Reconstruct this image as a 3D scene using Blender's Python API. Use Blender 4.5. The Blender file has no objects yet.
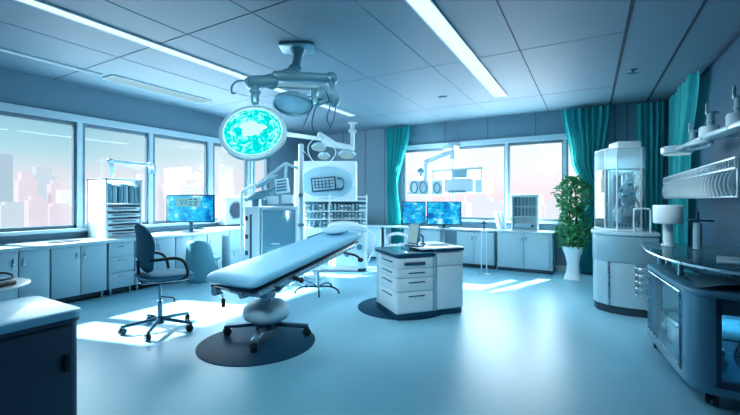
import bpy, bmesh, math, random
from mathutils import Vector, Matrix, Euler
random.seed(7)
PI = math.pi
TH = math.radians(29.74)          # heading of the viewer, left of the +Y axis
F = 385.0; EYE = 1.45
H = 3.3; XL = -7.14; XR = 1.42; YB = 8.85; YF = -0.9
col = bpy.context.scene.collection
S_, C_ = math.sin(TH), math.cos(TH)

def pt(u, v, t):
    """survey helper: a sight line and a distance give a world point"""
    l = (u - 370) / F
    return Vector((t * (-S_ + l * C_), t * (C_ + l * S_), EYE + (200 - v) * t / F))

# ------------------------------------------------------------------ materials
def mat(name, base, rough=0.5, metal=0.0, noise=0.0, scale=20, coat=0.0, emis=None, es=0.0, spec=0.5, bump=0.0):
    m = bpy.data.materials.new(name); m.use_nodes = True
    nt = m.node_tree; b = nt.nodes['Principled BSDF']
    b.inputs['Base Color'].default_value = (*base, 1)
    b.inputs['Roughness'].default_value = rough
    b.inputs['Metallic'].default_value = metal
    b.inputs['Coat Weight'].default_value = coat
    b.inputs['Coat Roughness'].default_value = 0.08
    b.inputs['Specular IOR Level'].default_value = spec
    if emis:
        b.inputs['Emission Color'].default_value = (*emis, 1); b.inputs['Emission Strength'].default_value = es
    tc = nt.nodes.new('ShaderNodeTexCoord'); n = nt.nodes.new('ShaderNodeTexNoise')
    n.inputs['Scale'].default_value = scale; n.inputs['Detail'].default_value = 4
    nt.links.new(tc.outputs['Object'], n.inputs['Vector'])
    r = nt.nodes.new('ShaderNodeMapRange')
    r.inputs['To Min'].default_value = max(0, rough - 0.06); r.inputs['To Max'].default_value = min(1, rough + 0.06)
    nt.links.new(n.outputs['Fac'], r.inputs['Value']); nt.links.new(r.outputs['Result'], b.inputs['Roughness'])
    if noise > 0:
        mx = nt.nodes.new('ShaderNodeMix'); mx.data_type = 'RGBA'
        mx.inputs[6].default_value = (*[c * (1 - noise) for c in base], 1)
        mx.inputs[7].default_value = (*[min(1, c * (1 + noise)) for c in base], 1)
        nt.links.new(n.outputs['Fac'], mx.inputs[0]); nt.links.new(mx.outputs[2], b.inputs['Base Color'])
    if bump > 0:
        bp = nt.nodes.new('ShaderNodeBump'); bp.inputs['Strength'].default_value = bump; bp.inputs['Distance'].default_value = 0.01
        nt.links.new(n.outputs['Fac'], bp.inputs['Height']); nt.links.new(bp.outputs['Normal'], b.inputs['Normal'])
    return m

def glass(name, tint=(0.9, 0.97, 1), refl=None, rough=0.02, fog=0.0, fogcol=(0.6, 0.8, 0.85)):
    m = bpy.data.materials.new(name); m.use_nodes = True
    nt = m.node_tree; nt.nodes.clear()
    out = nt.nodes.new('ShaderNodeOutputMaterial')
    tr = nt.nodes.new('ShaderNodeBsdfTransparent'); tr.inputs['Color'].default_value = (*tint, 1)
    gl = nt.nodes.new('ShaderNodeBsdfGlossy'); gl.inputs['Roughness'].default_value = rough
    lw = nt.nodes.new('ShaderNodeFresnel'); lw.inputs['IOR'].default_value = 1.35
    mx = nt.nodes.new('ShaderNodeMixShader')
    if refl is None: nt.links.new(lw.outputs[0], mx.inputs[0])
    else: mx.inputs[0].default_value = refl
    nt.links.new(tr.outputs[0], mx.inputs[1]); nt.links.new(gl.outputs[0], mx.inputs[2])
    last = mx
    if fog > 0:
        df = nt.nodes.new('ShaderNodeBsdfDiffuse'); df.inputs['Color'].default_value = (*fogcol, 1)
        m2 = nt.nodes.new('ShaderNodeMixShader'); m2.inputs[0].default_value = fog
        nt.links.new(mx.outputs[0], m2.inputs[1]); nt.links.new(df.outputs[0], m2.inputs[2]); last = m2
    nt.links.new(last.outputs[0], out.inputs['Surface'])
    return m

def screen_mat(name, seed, strength=1.0):
    m = bpy.data.materials.new(name); m.use_nodes = True
    nt = m.node_tree; b = nt.nodes['Principled BSDF']
    b.inputs['Base Color'].default_value = (0.01, 0.03, 0.05, 1); b.inputs['Roughness'].default_value = 0.3
    tc = nt.nodes.new('ShaderNodeTexCoord')
    mp = nt.nodes.new('ShaderNodeMapping'); mp.inputs['Location'].default_value = (seed, seed * .7, seed * .3)
    nt.links.new(tc.outputs['Object'], mp.inputs['Vector'])
    v = nt.nodes.new('ShaderNodeTexVoronoi'); v.distance = 'CHEBYCHEV'; v.inputs['Scale'].default_value = 9
    n = nt.nodes.new('ShaderNodeTexNoise'); n.inputs['Scale'].default_value = 3.2; n.inputs['Detail'].default_value = 5
    n2 = nt.nodes.new('ShaderNodeTexNoise'); n2.inputs['Scale'].default_value = 30
    for q in (v, n, n2): nt.links.new(mp.outputs[0], q.inputs['Vector'])
    a = nt.nodes.new('ShaderNodeMath'); a.operation = 'MULTIPLY_ADD'; a.inputs[1].default_value = 0.32
    nt.links.new(v.outputs['Color'], a.inputs[0]); nt.links.new(n.outputs['Fac'], a.inputs[2])
    a2 = nt.nodes.new('ShaderNodeMath'); a2.operation = 'MULTIPLY_ADD'; a2.inputs[1].default_value = 0.25
    nt.links.new(n2.outputs['Fac'], a2.inputs[0]); nt.links.new(a.outputs[0], a2.inputs[2])
    r = nt.nodes.new('ShaderNodeValToRGB'); e = r.color_ramp.elements
    e[0].position = 0.55; e[0].color = (0.0, 0.09, 0.36, 1)
    e[1].position = 1.0; e[1].color = (0.55, 0.92, 1, 1)
    r.color_ramp.interpolation = 'LINEAR'
    x = e.new(0.72); x.color = (0.0, 0.32, 0.72, 1)
    x = e.new(0.88); x.color = (0.02, 0.58, 0.82, 1)
    nt.links.new(a2.outputs[0], r.inputs[0]); nt.links.new(r.outputs[0], b.inputs['Emission Color'])
    b.inputs['Emission Strength'].default_value = strength
    return m

def emit(name, c, s):
    m = bpy.data.materials.new(name); m.use_nodes = True
    nt = m.node_tree; nt.nodes.clear(); o = nt.nodes.new('ShaderNodeOutputMaterial'); e = nt.nodes.new('ShaderNodeEmission')
    e.inputs[0].default_value = (*c, 1); e.inputs[1].default_value = s; nt.links.new(e.outputs[0], o.inputs[0])
    return m

M = {}
M['white'] = mat('white_laminate', (0.70, 0.84, 0.90), 0.35, noise=0.03)
M['white2'] = mat('white_plastic', (0.76, 0.88, 0.93), 0.3, noise=0.02, coat=0.3)
M['cab'] = mat('cabinet_front', (0.50, 0.68, 0.76), 0.4, noise=0.04, scale=3)
M['cabtop'] = mat('counter_top', (0.55, 0.73, 0.80), 0.25, noise=0.03, coat=0.3)
M['dark'] = mat('dark_gap', (0.03, 0.07, 0.10), 0.5)
M['navy'] = mat('navy_panel', (0.035, 0.09, 0.15), 0.35, noise=0.05, scale=4)
M['black'] = mat('black_plastic', (0.012, 0.025, 0.035), 0.35)
M['metal'] = mat('brushed_metal', (0.45, 0.60, 0.68), 0.28, 0.85)
M['dmetal'] = mat('dark_metal', (0.05, 0.13, 0.20), 0.3, 0.6)
M['lampgrey'] = mat('lamp_housing', (0.17, 0.37, 0.46), 0.35, 0.3, noise=0.04)
M['paleblue'] = mat('pale_blue_housing', (0.35, 0.55, 0.64), 0.35, 0.1, noise=0.03)
M['vinyl'] = mat('blue_vinyl', (0.30, 0.66, 0.86), 0.4, noise=0.05, scale=6, coat=0.15, bump=0.15)
M['pillow'] = mat('pale_cushion', (0.50, 0.78, 0.90), 0.5, noise=0.04)
M['seat'] = mat('teal_fabric', (0.055, 0.23, 0.33), 0.75, noise=0.12, scale=60, bump=0.2)
M['tealchair'] = mat('teal_shell', (0.16, 0.40, 0.48), 0.5, noise=0.06)
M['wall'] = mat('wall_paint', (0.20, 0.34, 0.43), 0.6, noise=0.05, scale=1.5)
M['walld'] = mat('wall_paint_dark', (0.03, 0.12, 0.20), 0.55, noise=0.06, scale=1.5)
M['ceil'] = mat('ceiling_panel', (0.17, 0.29, 0.37), 0.6, noise=0.04, scale=1.0)
M['seam'] = mat('ceiling_seam', (0.02, 0.06, 0.09), 0.7)
M['seam2'] = mat('ceiling_seam_pale', (0.16, 0.28, 0.34), 0.7)
M['trim'] = mat('window_trim', (0.55, 0.72, 0.80), 0.4, noise=0.02)
M['frame'] = mat('window_frame', (0.20, 0.32, 0.38), 0.4, 0.2)
M['mat'] = mat('rubber_mat', (0.012, 0.085, 0.155), 0.5, noise=0.1, scale=5, spec=0.15)
M['pot'] = mat('pot_glaze', (0.72, 0.84, 0.88), 0.3, noise=0.02, coat=0.5)
M['leaf'] = mat('leaf_green', (0.09, 0.42, 0.20), 0.5, noise=0.5, scale=8)
M['stem'] = mat('stem_brown', (0.05, 0.12, 0.05), 0.7, noise=0.2)
M['soil'] = mat('soil', (0.03, 0.03, 0.025), 0.9, noise=0.3)
M['paper'] = mat('paper', (0.78, 0.88, 0.92), 0.6, noise=0.02)
M['bluepanel'] = mat('blue_glossy_panel', (0.24, 0.48, 0.60), 0.15, 0.2, noise=0.06, scale=3, coat=0.5)
M['blueoval'] = mat('blue_oval', (0.38, 0.64, 0.76), 0.3, noise=0.05)
M['midblue'] = mat('mid_blue', (0.12, 0.33, 0.45), 0.4, noise=0.06)
M['cyan'] = mat('cyan_plastic', (0.05, 0.5, 0.6), 0.35)
M['glass'] = glass('window_glass', (0.975, 0.99, 1))
M['cglass'] = glass('case_glass', (0.85, 0.96, 0.99), fog=0.10, fogcol=(.75,.9,.95))
M['cartblue'] = mat('cart_blue', (0.13, 0.31, 0.42), 0.35, 0.3, noise=0.05)
M['door_glass'] = glass('cart_door_glass', (0.9, 0.97, 1), refl=0.05, fog=0.06, fogcol=(.6,.85,.92))
M['haze_glass'] = glass('frosted_glass', (0.9, 0.97, 1), fog=0.6, fogcol=(.75,.9,.95))
M['tglass'] = glass('table_glass', (0.35, 0.6, 0.7), fog=0.35, fogcol=(0.12, 0.35, 0.45))
M['dglass'] = glass('dark_glass', (0.55, 0.75, 0.82), fog=0.1, fogcol=(0.1, 0.3, 0.4))
M['strip'] = emit('strip_diffuser', (0.66, 0.90, 1.0), 1.25)
M['strip_dim'] = emit('strip_diffuser_dim', (0.50, 0.80, 0.92), 0.75)
M['lampteal'] = emit('lamp_teal', (0.0, 0.80, 0.78), 1.15)
M['lampwhite'] = emit('lamp_white', (0.62, 0.98, 0.95), 1.0)
M['lampdim'] = emit('lamp_dim', (0.45, 0.8, 0.88), 0.6)
for k in range(3): M['screen%d' % k] = screen_mat('screen_image', 3.1 * k + 1, 1.0)
M['glyph'] = mat('glyph_navy', (0.0, 0.05, 0.15), 0.5)

def floor_mat():
    m = mat('floor_vinyl', (0.20, 0.50, 0.62), 0.36, noise=0.0, coat=0.0, spec=0.55)
    nt = m.node_tree; b = nt.nodes['Principled BSDF']
    tc = nt.nodes.new('ShaderNodeTexCoord'); n = nt.nodes.new('ShaderNodeTexNoise')
    n.inputs['Scale'].default_value = 0.6; n.inputs['Detail'].default_value = 3
    nt.links.new(tc.outputs['Object'], n.inputs['Vector'])
    r = nt.nodes.new('ShaderNodeValToRGB'); e = r.color_ramp.elements
    e[0].position = .3; e[0].color = (0.29, 0.60, 0.74, 1); e[1].position = .7; e[1].color = (0.36, 0.67, 0.80, 1)
    nt.links.new(n.outputs['Fac'], r.inputs[0]); nt.links.new(r.outputs[0], b.inputs['Base Color'])
    return m
M['floor'] = floor_mat()

def curtain_mat():
    m = bpy.data.materials.new('teal_curtain'); m.use_nodes = True
    nt = m.node_tree; b = nt.nodes['Principled BSDF']
    b.inputs['Base Color'].default_value = (0.05, 0.55, 0.58, 1); b.inputs['Roughness'].default_value = 0.7
    tl = nt.nodes.new('ShaderNodeBsdfTranslucent'); tl.inputs[0].default_value = (0.15, 0.85, 0.85, 1)
    tc = nt.nodes.new('ShaderNodeTexCoord'); w = nt.nodes.new('ShaderNodeTexNoise'); w.inputs['Scale'].default_value = 8
    nt.links.new(tc.outputs['Object'], w.inputs['Vector'])
    mp = nt.nodes.new('ShaderNodeMapRange'); mp.inputs['To Min'].default_value = 0.35; mp.inputs['To Max'].default_value = 0.5
    nt.links.new(w.outputs['Fac'], mp.inputs['Value'])
    mx = nt.nodes.new('ShaderNodeMixShader'); nt.links.new(mp.outputs[0], mx.inputs[0])
    nt.links.new(b.outputs[0], mx.inputs[1]); nt.links.new(tl.outputs[0], mx.inputs[2])
    nt.links.new(mx.outputs[0], nt.nodes['Material Output'].inputs['Surface'])
    return m
M['curtain'] = curtain_mat()

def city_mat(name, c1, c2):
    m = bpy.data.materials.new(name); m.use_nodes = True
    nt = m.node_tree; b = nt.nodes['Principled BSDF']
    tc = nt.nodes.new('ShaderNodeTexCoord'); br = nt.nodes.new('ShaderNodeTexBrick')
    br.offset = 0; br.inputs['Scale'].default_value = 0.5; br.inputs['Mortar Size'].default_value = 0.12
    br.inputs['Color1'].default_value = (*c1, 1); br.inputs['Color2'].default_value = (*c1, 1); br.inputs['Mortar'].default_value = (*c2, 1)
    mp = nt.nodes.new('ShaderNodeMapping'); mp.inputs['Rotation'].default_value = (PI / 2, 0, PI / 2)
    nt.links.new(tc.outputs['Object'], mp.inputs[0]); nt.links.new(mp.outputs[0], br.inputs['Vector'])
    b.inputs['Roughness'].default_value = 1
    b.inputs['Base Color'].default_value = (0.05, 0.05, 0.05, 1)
    nt.links.new(br.outputs['Color'], b.inputs['Emission Color']); b.inputs['Emission Strength'].default_value = 1.0  # facades glow: daylight and distance haze are put into the emission colour
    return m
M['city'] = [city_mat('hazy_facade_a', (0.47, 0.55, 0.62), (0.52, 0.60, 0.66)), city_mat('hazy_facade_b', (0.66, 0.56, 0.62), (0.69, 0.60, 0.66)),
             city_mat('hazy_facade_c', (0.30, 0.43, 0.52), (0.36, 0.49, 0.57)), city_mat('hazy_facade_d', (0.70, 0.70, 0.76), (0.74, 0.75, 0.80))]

# ------------------------------------------------------------------ mesh builder
class B:
    def __init__(s): s.bm = bmesh.new()
    def _merge(s, b2, mtx=None):
        if mtx is not None: bmesh.ops.transform(b2, matrix=mtx, verts=b2.verts)
        me = bpy.data.meshes.new('tmp'); b2.to_mesh(me); b2.free(); s.bm.from_mesh(me); bpy.data.meshes.remove(me); return s
    def box(s, c, sz, rot=(0, 0, 0), bev=0.0, seg=2):
        b = bmesh.new(); bmesh.ops.create_cube(b, size=1)
        bmesh.ops.scale(b, vec=Vector(sz), verts=b.verts)
        if bev > 0: bmesh.ops.bevel(b, geom=b.edges[:], offset=min(bev, min(sz) * .49), segments=seg, affect='EDGES', profile=0.5)
        return s._merge(b, Matrix.Translation(Vector(c)) @ Euler(rot).to_matrix().to_4x4())
    def bb(s, x0, x1, y0, y1, z0, z1, bev=0.0, seg=2):
        return s.box(((x0 + x1) / 2, (y0 + y1) / 2, (z0 + z1) / 2), (abs(x1 - x0), abs(y1 - y0), abs(z1 - z0)), bev=bev, seg=seg)
    def vbox(s, x0, x1, y0, y1, z0, z1, r=0.05, bev=0.01, seg=5):   # box with rounded vertical edges
        b = bmesh.new(); bmesh.ops.create_cube(b, size=1)
        bmesh.ops.scale(b, vec=Vector((x1 - x0, y1 - y0, z1 - z0)), verts=b.verts)
        ve = [e for e in b.edges if abs(e.verts[0].co.z - e.verts[1].co.z) > 1e-5]
        bmesh.ops.bevel(b, geom=ve, offset=r, segments=seg, affect='EDGES', profile=0.5)
        if bev > 0:
            he = [e for e in b.edges if abs(e.verts[0].co.z - e.verts[1].co.z) < 1e-5]
            bmesh.ops.bevel(b, geom=he, offset=bev, segments=2, affect='EDGES', profile=0.5)
        return s._merge(b, Matrix.Translation(Vector(((x0 + x1) / 2, (y0 + y1) / 2, (z0 + z1) / 2))))
    def cyl(s, p0, p1, r0, r1=None, n=20):
        r1 = r0 if r1 is None else r1
        p0, p1 = Vector(p0), Vector(p1); d = p1 - p0
        b = bmesh.new(); bmesh.ops.create_cone(b, cap_ends=True, segments=n, radius1=r0, radius2=r1, depth=d.length)
        return s._merge(b, Matrix.Translation((p0 + p1) / 2) @ d.to_track_quat('Z', 'Y').to_matrix().to_4x4())
    def bar(s, p0, p1, w, h, bev=0.01):     # rectangular bar between points: w sideways, h vertical
        p0, p1 = Vector(p0), Vector(p1); d = p1 - p0
        b = bmesh.new(); bmesh.ops.create_cube(b, size=1)
        bmesh.ops.scale(b, vec=Vector((w, h, d.length)), verts=b.verts)
        if bev > 0: bmesh.ops.bevel(b, geom=b.edges[:], offset=min(bev, w * .45, h * .45), segments=2, affect='EDGES', profile=0.5)
        z = d.normalized(); up = Vector((0, 0, 1)) if abs(z.z) < 0.95 else Vector((0, 1, 0))
        x = up.cross(z).normalized(); y = z.cross(x)
        m = Matrix((x, y, z)).transposed().to_4x4()
        return s._merge(b, Matrix.Translation((p0 + p1) / 2) @ m)
    def ell(s, c, r, rot=(0, 0, 0), u=24, v=14):
        b = bmesh.new(); bmesh.ops.create_uvsphere(b, u_segments=u, v_segments=v, radius=1)
        bmesh.ops.scale(b, vec=Vector(r), verts=b.verts)
        return s._merge(b, Matrix.Translation(Vector(c)) @ Euler(rot).to_matrix().to_4x4())
    def tube(s, pts, r, n=8, smooth=3, closed=False):
        P = [Vector(p) for p in pts]
        if smooth and len(P) > 2:           # Catmull-Rom
            Q = []; N = len(P); rng = range(N if closed else N - 1)
            for i in rng:
                a = P[(i - 1) % N] if (closed or i > 0) else P[0]; b_ = P[i]; c = P[(i + 1) % N]
                d = P[(i + 2) % N] if (closed or i + 2 < N) else P[-1]
                for k in range(smooth):
                    t = k / smooth
                    Q.append(0.5 * ((2 * b_) + (c - a) * t + (2 * a - 5 * b_ + 4 * c - d) * t * t + (3 * b_ - a - 3 * c + d) * t ** 3))
            if not closed: Q.append(P[-1])
            P = Q
        rings = []; N = len(P); prev = None
        for i, p in enumerate(P):
            if closed: d = P[(i + 1) % N] - P[i - 1]
            else: d = P[min(i + 1, N - 1)] - P[max(i - 1, 0)]
            d.normalize()
            if prev is None:
                up = Vector((0, 0, 1)) if abs(d.z) < .9 else Vector((1, 0, 0)); x = up.cross(d).normalized()
            else: x = (prev - d * prev.dot(d)).normalized()
            prev = x; y = d.cross(x)
            rr = r(i / (N - 1)) if callable(r) else r
            rings.append([s.bm.verts.new(p + x * rr * math.cos(2 * PI * k / n) + y * rr * math.sin(2 * PI * k / n)) for k in range(n)])
        for i in range(N if closed else N - 1):
            a, b_ = rings[i], rings[(i + 1) % N]
            for k in range(n): s.bm.faces.new((a[k], a[(k + 1) % n], b_[(k + 1) % n], b_[k]))
        if not closed:
            s.bm.faces.new(rings[0][::-1]); s.bm.faces.new(rings[-1])
        return s
    def lathe(s, prof, c=(0, 0, 0), n=32, mtx=None):
        b = bmesh.new(); rings = []
        for (r, z) in prof: rings.append([b.verts.new((r * math.cos(2 * PI * k / n), r * math.sin(2 * PI * k / n), z)) for k in range(n)])
        for i in range(len(rings) - 1):
            for k in range(n): b.faces.new((rings[i][k], rings[i][(k + 1) % n], rings[i + 1][(k + 1) % n], rings[i + 1][k]))
        b.faces.new(rings[0][::-1]); b.faces.new(rings[-1])
        return s._merge(b, Matrix.Translation(Vector(c)) @ (mtx.to_4x4() if mtx else Matrix.Identity(4)))
    def prism(s, poly, z0, z1, bev=0.0):
        b = bmesh.new(); lo = [b.verts.new((x, y, z0)) for x, y in poly]; hi = [b.verts.new((x, y, z1)) for x, y in poly]; n = len(poly)
        b.faces.new(lo[::-1]); b.faces.new(hi)
        for k in range(n): b.faces.new((lo[k], lo[(k + 1) % n], hi[(k + 1) % n], hi[k]))
        if bev > 0:
            he = [e for e in b.edges if abs(e.verts[0].co.z - e.verts[1].co.z) < 1e-6]
            bmesh.ops.bevel(b, geom=he, offset=bev, segments=3, affect='EDGES', profile=0.5)
        return s._merge(b)
    def torus(s, c, R, r, mtx=None, n=36, k=8, sx=1, sy=1):
        pts = [Vector((R * sx * math.cos(2 * PI * i / n), R * sy * math.sin(2 * PI * i / n), 0)) for i in range(n)]
        if mtx: pts = [mtx @ p for p in pts]
        return s.tube([Vector(c) + p for p in pts], r, k, 0, True)
    def grid(s, fn, nu, nv):
        V = [[s.bm.verts.new(fn(i / nu, j / nv)) for j in range(nv + 1)] for i in range(nu + 1)]
        for i in range(nu):
            for j in range(nv): s.bm.faces.new((V[i][j], V[i + 1][j], V[i + 1][j + 1], V[i][j + 1]))
        return s

def tag(o, label, cat, group=None, kind=None):
    if label: o['label'] = label
    if cat: o['category'] = cat
    if group: o['group'] = group
    if kind: o['kind'] = kind
    return o
def obj(name, b, m, parent=None, smooth=40):
    me = bpy.data.meshes.new(name)
    bmesh.ops.recalc_face_normals(b.bm, faces=b.bm.faces)
    b.bm.to_mesh(me); b.bm.free()
    if smooth:
        me.shade_smooth(); me.set_sharp_from_angle(angle=math.radians(smooth))
    me.materials.append(m)
    o = bpy.data.objects.new(name, me); col.objects.link(o)
    if parent: o.parent = parent
    return o
def thing(name, label, cat, loc=(0, 0, 0), rz=0, group=None):
    o = bpy.data.objects.new(name, None); col.objects.link(o); o.empty_display_size = 0.1
    o.location = loc; o.rotation_euler = (0, 0, rz)
    return tag(o, label, cat, group)
def struct(name, b, m, parent=None, smooth=0):
    o = obj(name, b, m, parent, smooth)
    if not parent: o['kind'] = 'structure'
    return o
def dup(root, loc, rz=None, label=None):
    r = root.copy(); col.objects.link(r); r.location = loc
    if rz is not None: r.rotation_euler = (0, 0, rz)
    if label: r['label'] = label
    for ch in list(root.children):
        c = ch.copy(); col.objects.link(c); c.parent = r
        for g in list(ch.children):
            d = g.copy(); col.objects.link(d); d.parent = c
    return r

# ================================================================== THE SETTING
WT = 0.2
struct('floor', B().bb(XL - WT, XR + WT, YF - WT, YB + WT, -0.15, 0), M['floor'])
struct('ceiling', B().bb(XL - WT, XR + WT, YF - WT, YB + WT, H, H + 0.15), M['ceil'])
WZ0, WZ1 = 1.0, 2.70
LY0, LY1 = 1.25, 7.3
b = B(); b.bb(XL - WT, XL, YF, YB, 0, WZ0).bb(XL - WT, XL, YF, YB, WZ1, H)
b.bb(XL - WT, XL, YF, LY0, WZ0, WZ1).bb(XL - WT, XL, LY1, YB, WZ0, WZ1)
struct('wall_left', b, M['wall'])
BX0, BX1 = -4.12, -0.1
b = B(); b.bb(XL, XR, YB, YB + WT, 0, WZ0).bb(XL, XR, YB, YB + WT, WZ1, H)
b.bb(XL, BX0, YB, YB + WT, WZ0, WZ1).bb(BX1, XR, YB, YB + WT, WZ0, WZ1)
struct('wall_back', b, M['wall'])
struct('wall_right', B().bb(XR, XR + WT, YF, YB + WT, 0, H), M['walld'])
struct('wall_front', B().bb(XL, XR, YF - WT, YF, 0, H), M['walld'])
# left window
def window(name, ax, a0, a1, mull, wpos, sgn):
    """ax 'y': window in the left wall; 'x': in the back wall"""
    root = bpy.data.objects.new(name, None); col.objects.link(root); root['kind'] = 'structure'
    fr, gl, mu = B(), B(), B()
    def q(bb_, p0, p1, d0, d1, z0, z1, bev=0.004):
        lo, hi = sorted((wpos + sgn * d0, wpos + sgn * d1))
        if ax == 'y': bb_.bb(lo, hi, p0, p1, z0, z1, bev)
        else: bb_.bb(p0, p1, lo, hi, z0, z1, bev)
    q(fr, a0, a1, -0.12, -0.05, WZ1 - 0.05, WZ1); q(fr, a0, a1, -0.12, -0.05, WZ0, WZ0 + 0.05)
    q(fr, a0, a0 + 0.05, -0.12, -0.05, WZ0, WZ1); q(fr, a1 - 0.05, a1, -0.12, -0.05, WZ0, WZ1)
    for (m0, m1) in mull:
        q(fr, m0 - 0.025, m0, -0.12, -0.05, WZ0, WZ1); q(mu, m0, m1, -0.14, 0.0, WZ0, WZ1); q(fr, m1, m1 + 0.035, -0.12, 0.0, WZ0, WZ1)
    struct('window_frame', fr, M['frame'], root); struct('mullion', mu, M['trim'], root)
    edges = [a0] + [x for m_ in mull for x in m_] + [a1]
    for i in range(0, len(edges), 2):
        g = B(); lo, hi = sorted((wpos + sgn * -0.09, wpos + sgn * -0.085))
        if ax == 'y': g.bb(lo, hi, edges[i], edges[i + 1], WZ0, WZ1)
        else: g.bb(edges[i], edges[i + 1], lo, hi, WZ0, WZ1)
        struct('window_pane', g, M['glass'], root)
    s1 = B(); q(s1, a0 - .05, a1 + .05, -0.01, 0.05, WZ1, WZ1 + 0.11, .006); struct('window_head', s1, M['trim'], root)
    s2 = B(); q(s2, a0 - .05, a1 + .05, -0.16, 0.09, WZ0 - 0.05, WZ0, .006); struct('window_sill', s2, M['trim'], root)
window('window_1', 'y', LY0, LY1, [(1.82, 1.92), (3.03, 3.11), (4.20, 4.27), (5.48, 5.60), (6.58, 6.66)], XL, 1)
window('window_2', 'x', BX0, BX1, [(-1.63, -1.57), (-0.48, -0.42)], YB, -1)
# ceiling seams
n = 1
for (x, w, k) in [(0.345, .035, 'seam'), (0.93, .03, 'seam'), (-0.75, .012, 'seam'), (-1.9, .008, 'seam2'), (-2.9, .010, 'seam2'), (-3.9, .006, 'seam2'), (-5.3, .006, 'seam2')]:
    struct('trim_%d' % n, B().bb(x - w / 2, x + w / 2, YF, YB, H - .004, H + .01), M[k]); n += 1
for (y, k, w) in [(0.4, 'seam', .01), (2.72, 'seam', .012), (5.06, 'seam2', .012), (7.4, 'seam2', .006)]:
    struct('trim_%d' % n, B().bb(XL, 0.33, y - w / 2, y + w / 2, H - .003, H + .01), M[k]); n += 1
struct('trim_%d' % n, B().bb(XR - .05, XR, YF, YB, H - .06, H - .004, .004), M['navy']); n += 1
# back wall panel joints, skirting
for x in (-5.9, -5.2, -4.62, 0.42, 0.62):
    struct('trim_%d' % n, B().bb(x - .006, x + .006, YB - .004, YB + .01, 0.1, H), M['navy']); n += 1
for x in (-3.0, -2.0, -1.0):
    struct('trim_%d' % n, B().bb(x - .005, x + .005, YB - .004, YB + .01, WZ1 + .12, H), M['navy']); n += 1
struct('baseboard_back', B().bb(XL, XR, YB - .02, YB, 0, .1), M['trim'])
struct('baseboard_left', B().bb(XL, XL + .02, YF, YB, 0, .1), M['trim'])
struct('baseboard_right', B().bb(XR - .02, XR, YF, YB, 0, .1), M['navy'])

# ceiling lights
def strip_light(x, w, y0, y1, m, label, parts=True):
    t = thing('ceiling_light', label, 'ceiling light', (x, (y0 + y1) / 2, H))
    L = (y1 - y0) / 2
    obj('frame', B().bb(-w / 2 - .012, -w / 2, -L, L, -.02, 0).bb(w / 2, w / 2 + .012, -L, L, -.02, 0).bb(-w / 2, w / 2, -L - .01, -L, -.02, 0).bb(-w / 2, w / 2, L, L + .01, -.02, 0), M['trim'], t, 0)
    obj('diffuser', B().bb(-w / 2, w / 2, -L, L, -.014, -.004), m, t, 0)
    return t
strip_light(-4.5, 0.14, 0.2, 7.1, M['strip'], 'long narrow recessed light strip running above the swivel chair and past the surgical lamp')
strip_light(-1.37, 0.19, 0.6, 7.1, M['strip'], 'wide bright recessed light strip running over the drawer island')
strip_light(-6.25, 0.06, 0.2, 2.95, M['strip_dim'], 'thin dim light strip near the left window wall')
strip_light(-6.25, 0.30, 3.05, 4.75, M['strip_dim'], 'short broad dim light panel close to the left window wall')

# ================================================================== CITY OUTSIDE
rnd = random.Random(3)
def building(x, y, w, d, top, mi, step):
    b = B(); b.bb(-d / 2, d / 2, -w / 2, w / 2, -30, top)
    if step > 0: b.bb(-d / 3, d / 3, -w / 3, w / 3, top, top + step)
    if step > 1.5: b.cyl((0, 0, top + step), (0, 0, top + step + 3), .15, .05, 6)
    o = obj('building', b, M['city'][mi], None, 0); o.location = (x, y, 0)
    return tag(o, 'hazy pale high-rise in the distant skyline outside the windows', 'building', 'distant buildings outside the windows')
# left window skyline (seen at x far away)
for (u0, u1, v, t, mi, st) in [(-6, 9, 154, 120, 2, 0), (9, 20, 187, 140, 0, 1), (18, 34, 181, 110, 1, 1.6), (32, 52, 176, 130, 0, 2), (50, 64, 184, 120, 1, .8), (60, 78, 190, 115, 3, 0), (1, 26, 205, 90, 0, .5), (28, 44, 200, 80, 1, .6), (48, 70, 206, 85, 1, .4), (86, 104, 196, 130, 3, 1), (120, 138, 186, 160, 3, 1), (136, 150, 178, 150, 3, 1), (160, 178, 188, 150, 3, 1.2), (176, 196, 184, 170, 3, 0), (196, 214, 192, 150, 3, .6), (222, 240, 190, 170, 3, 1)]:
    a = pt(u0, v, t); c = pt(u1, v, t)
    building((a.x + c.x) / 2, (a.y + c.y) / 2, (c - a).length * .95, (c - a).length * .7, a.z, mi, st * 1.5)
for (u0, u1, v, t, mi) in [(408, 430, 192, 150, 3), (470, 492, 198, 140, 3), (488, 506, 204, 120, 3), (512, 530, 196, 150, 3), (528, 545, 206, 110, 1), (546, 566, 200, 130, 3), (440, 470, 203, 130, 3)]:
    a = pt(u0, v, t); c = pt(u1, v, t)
    building((a.x + c.x) / 2, (a.y + c.y) / 2, (c - a).length * .7, (c - a).length * .95, a.z, mi, 0.8)

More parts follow.
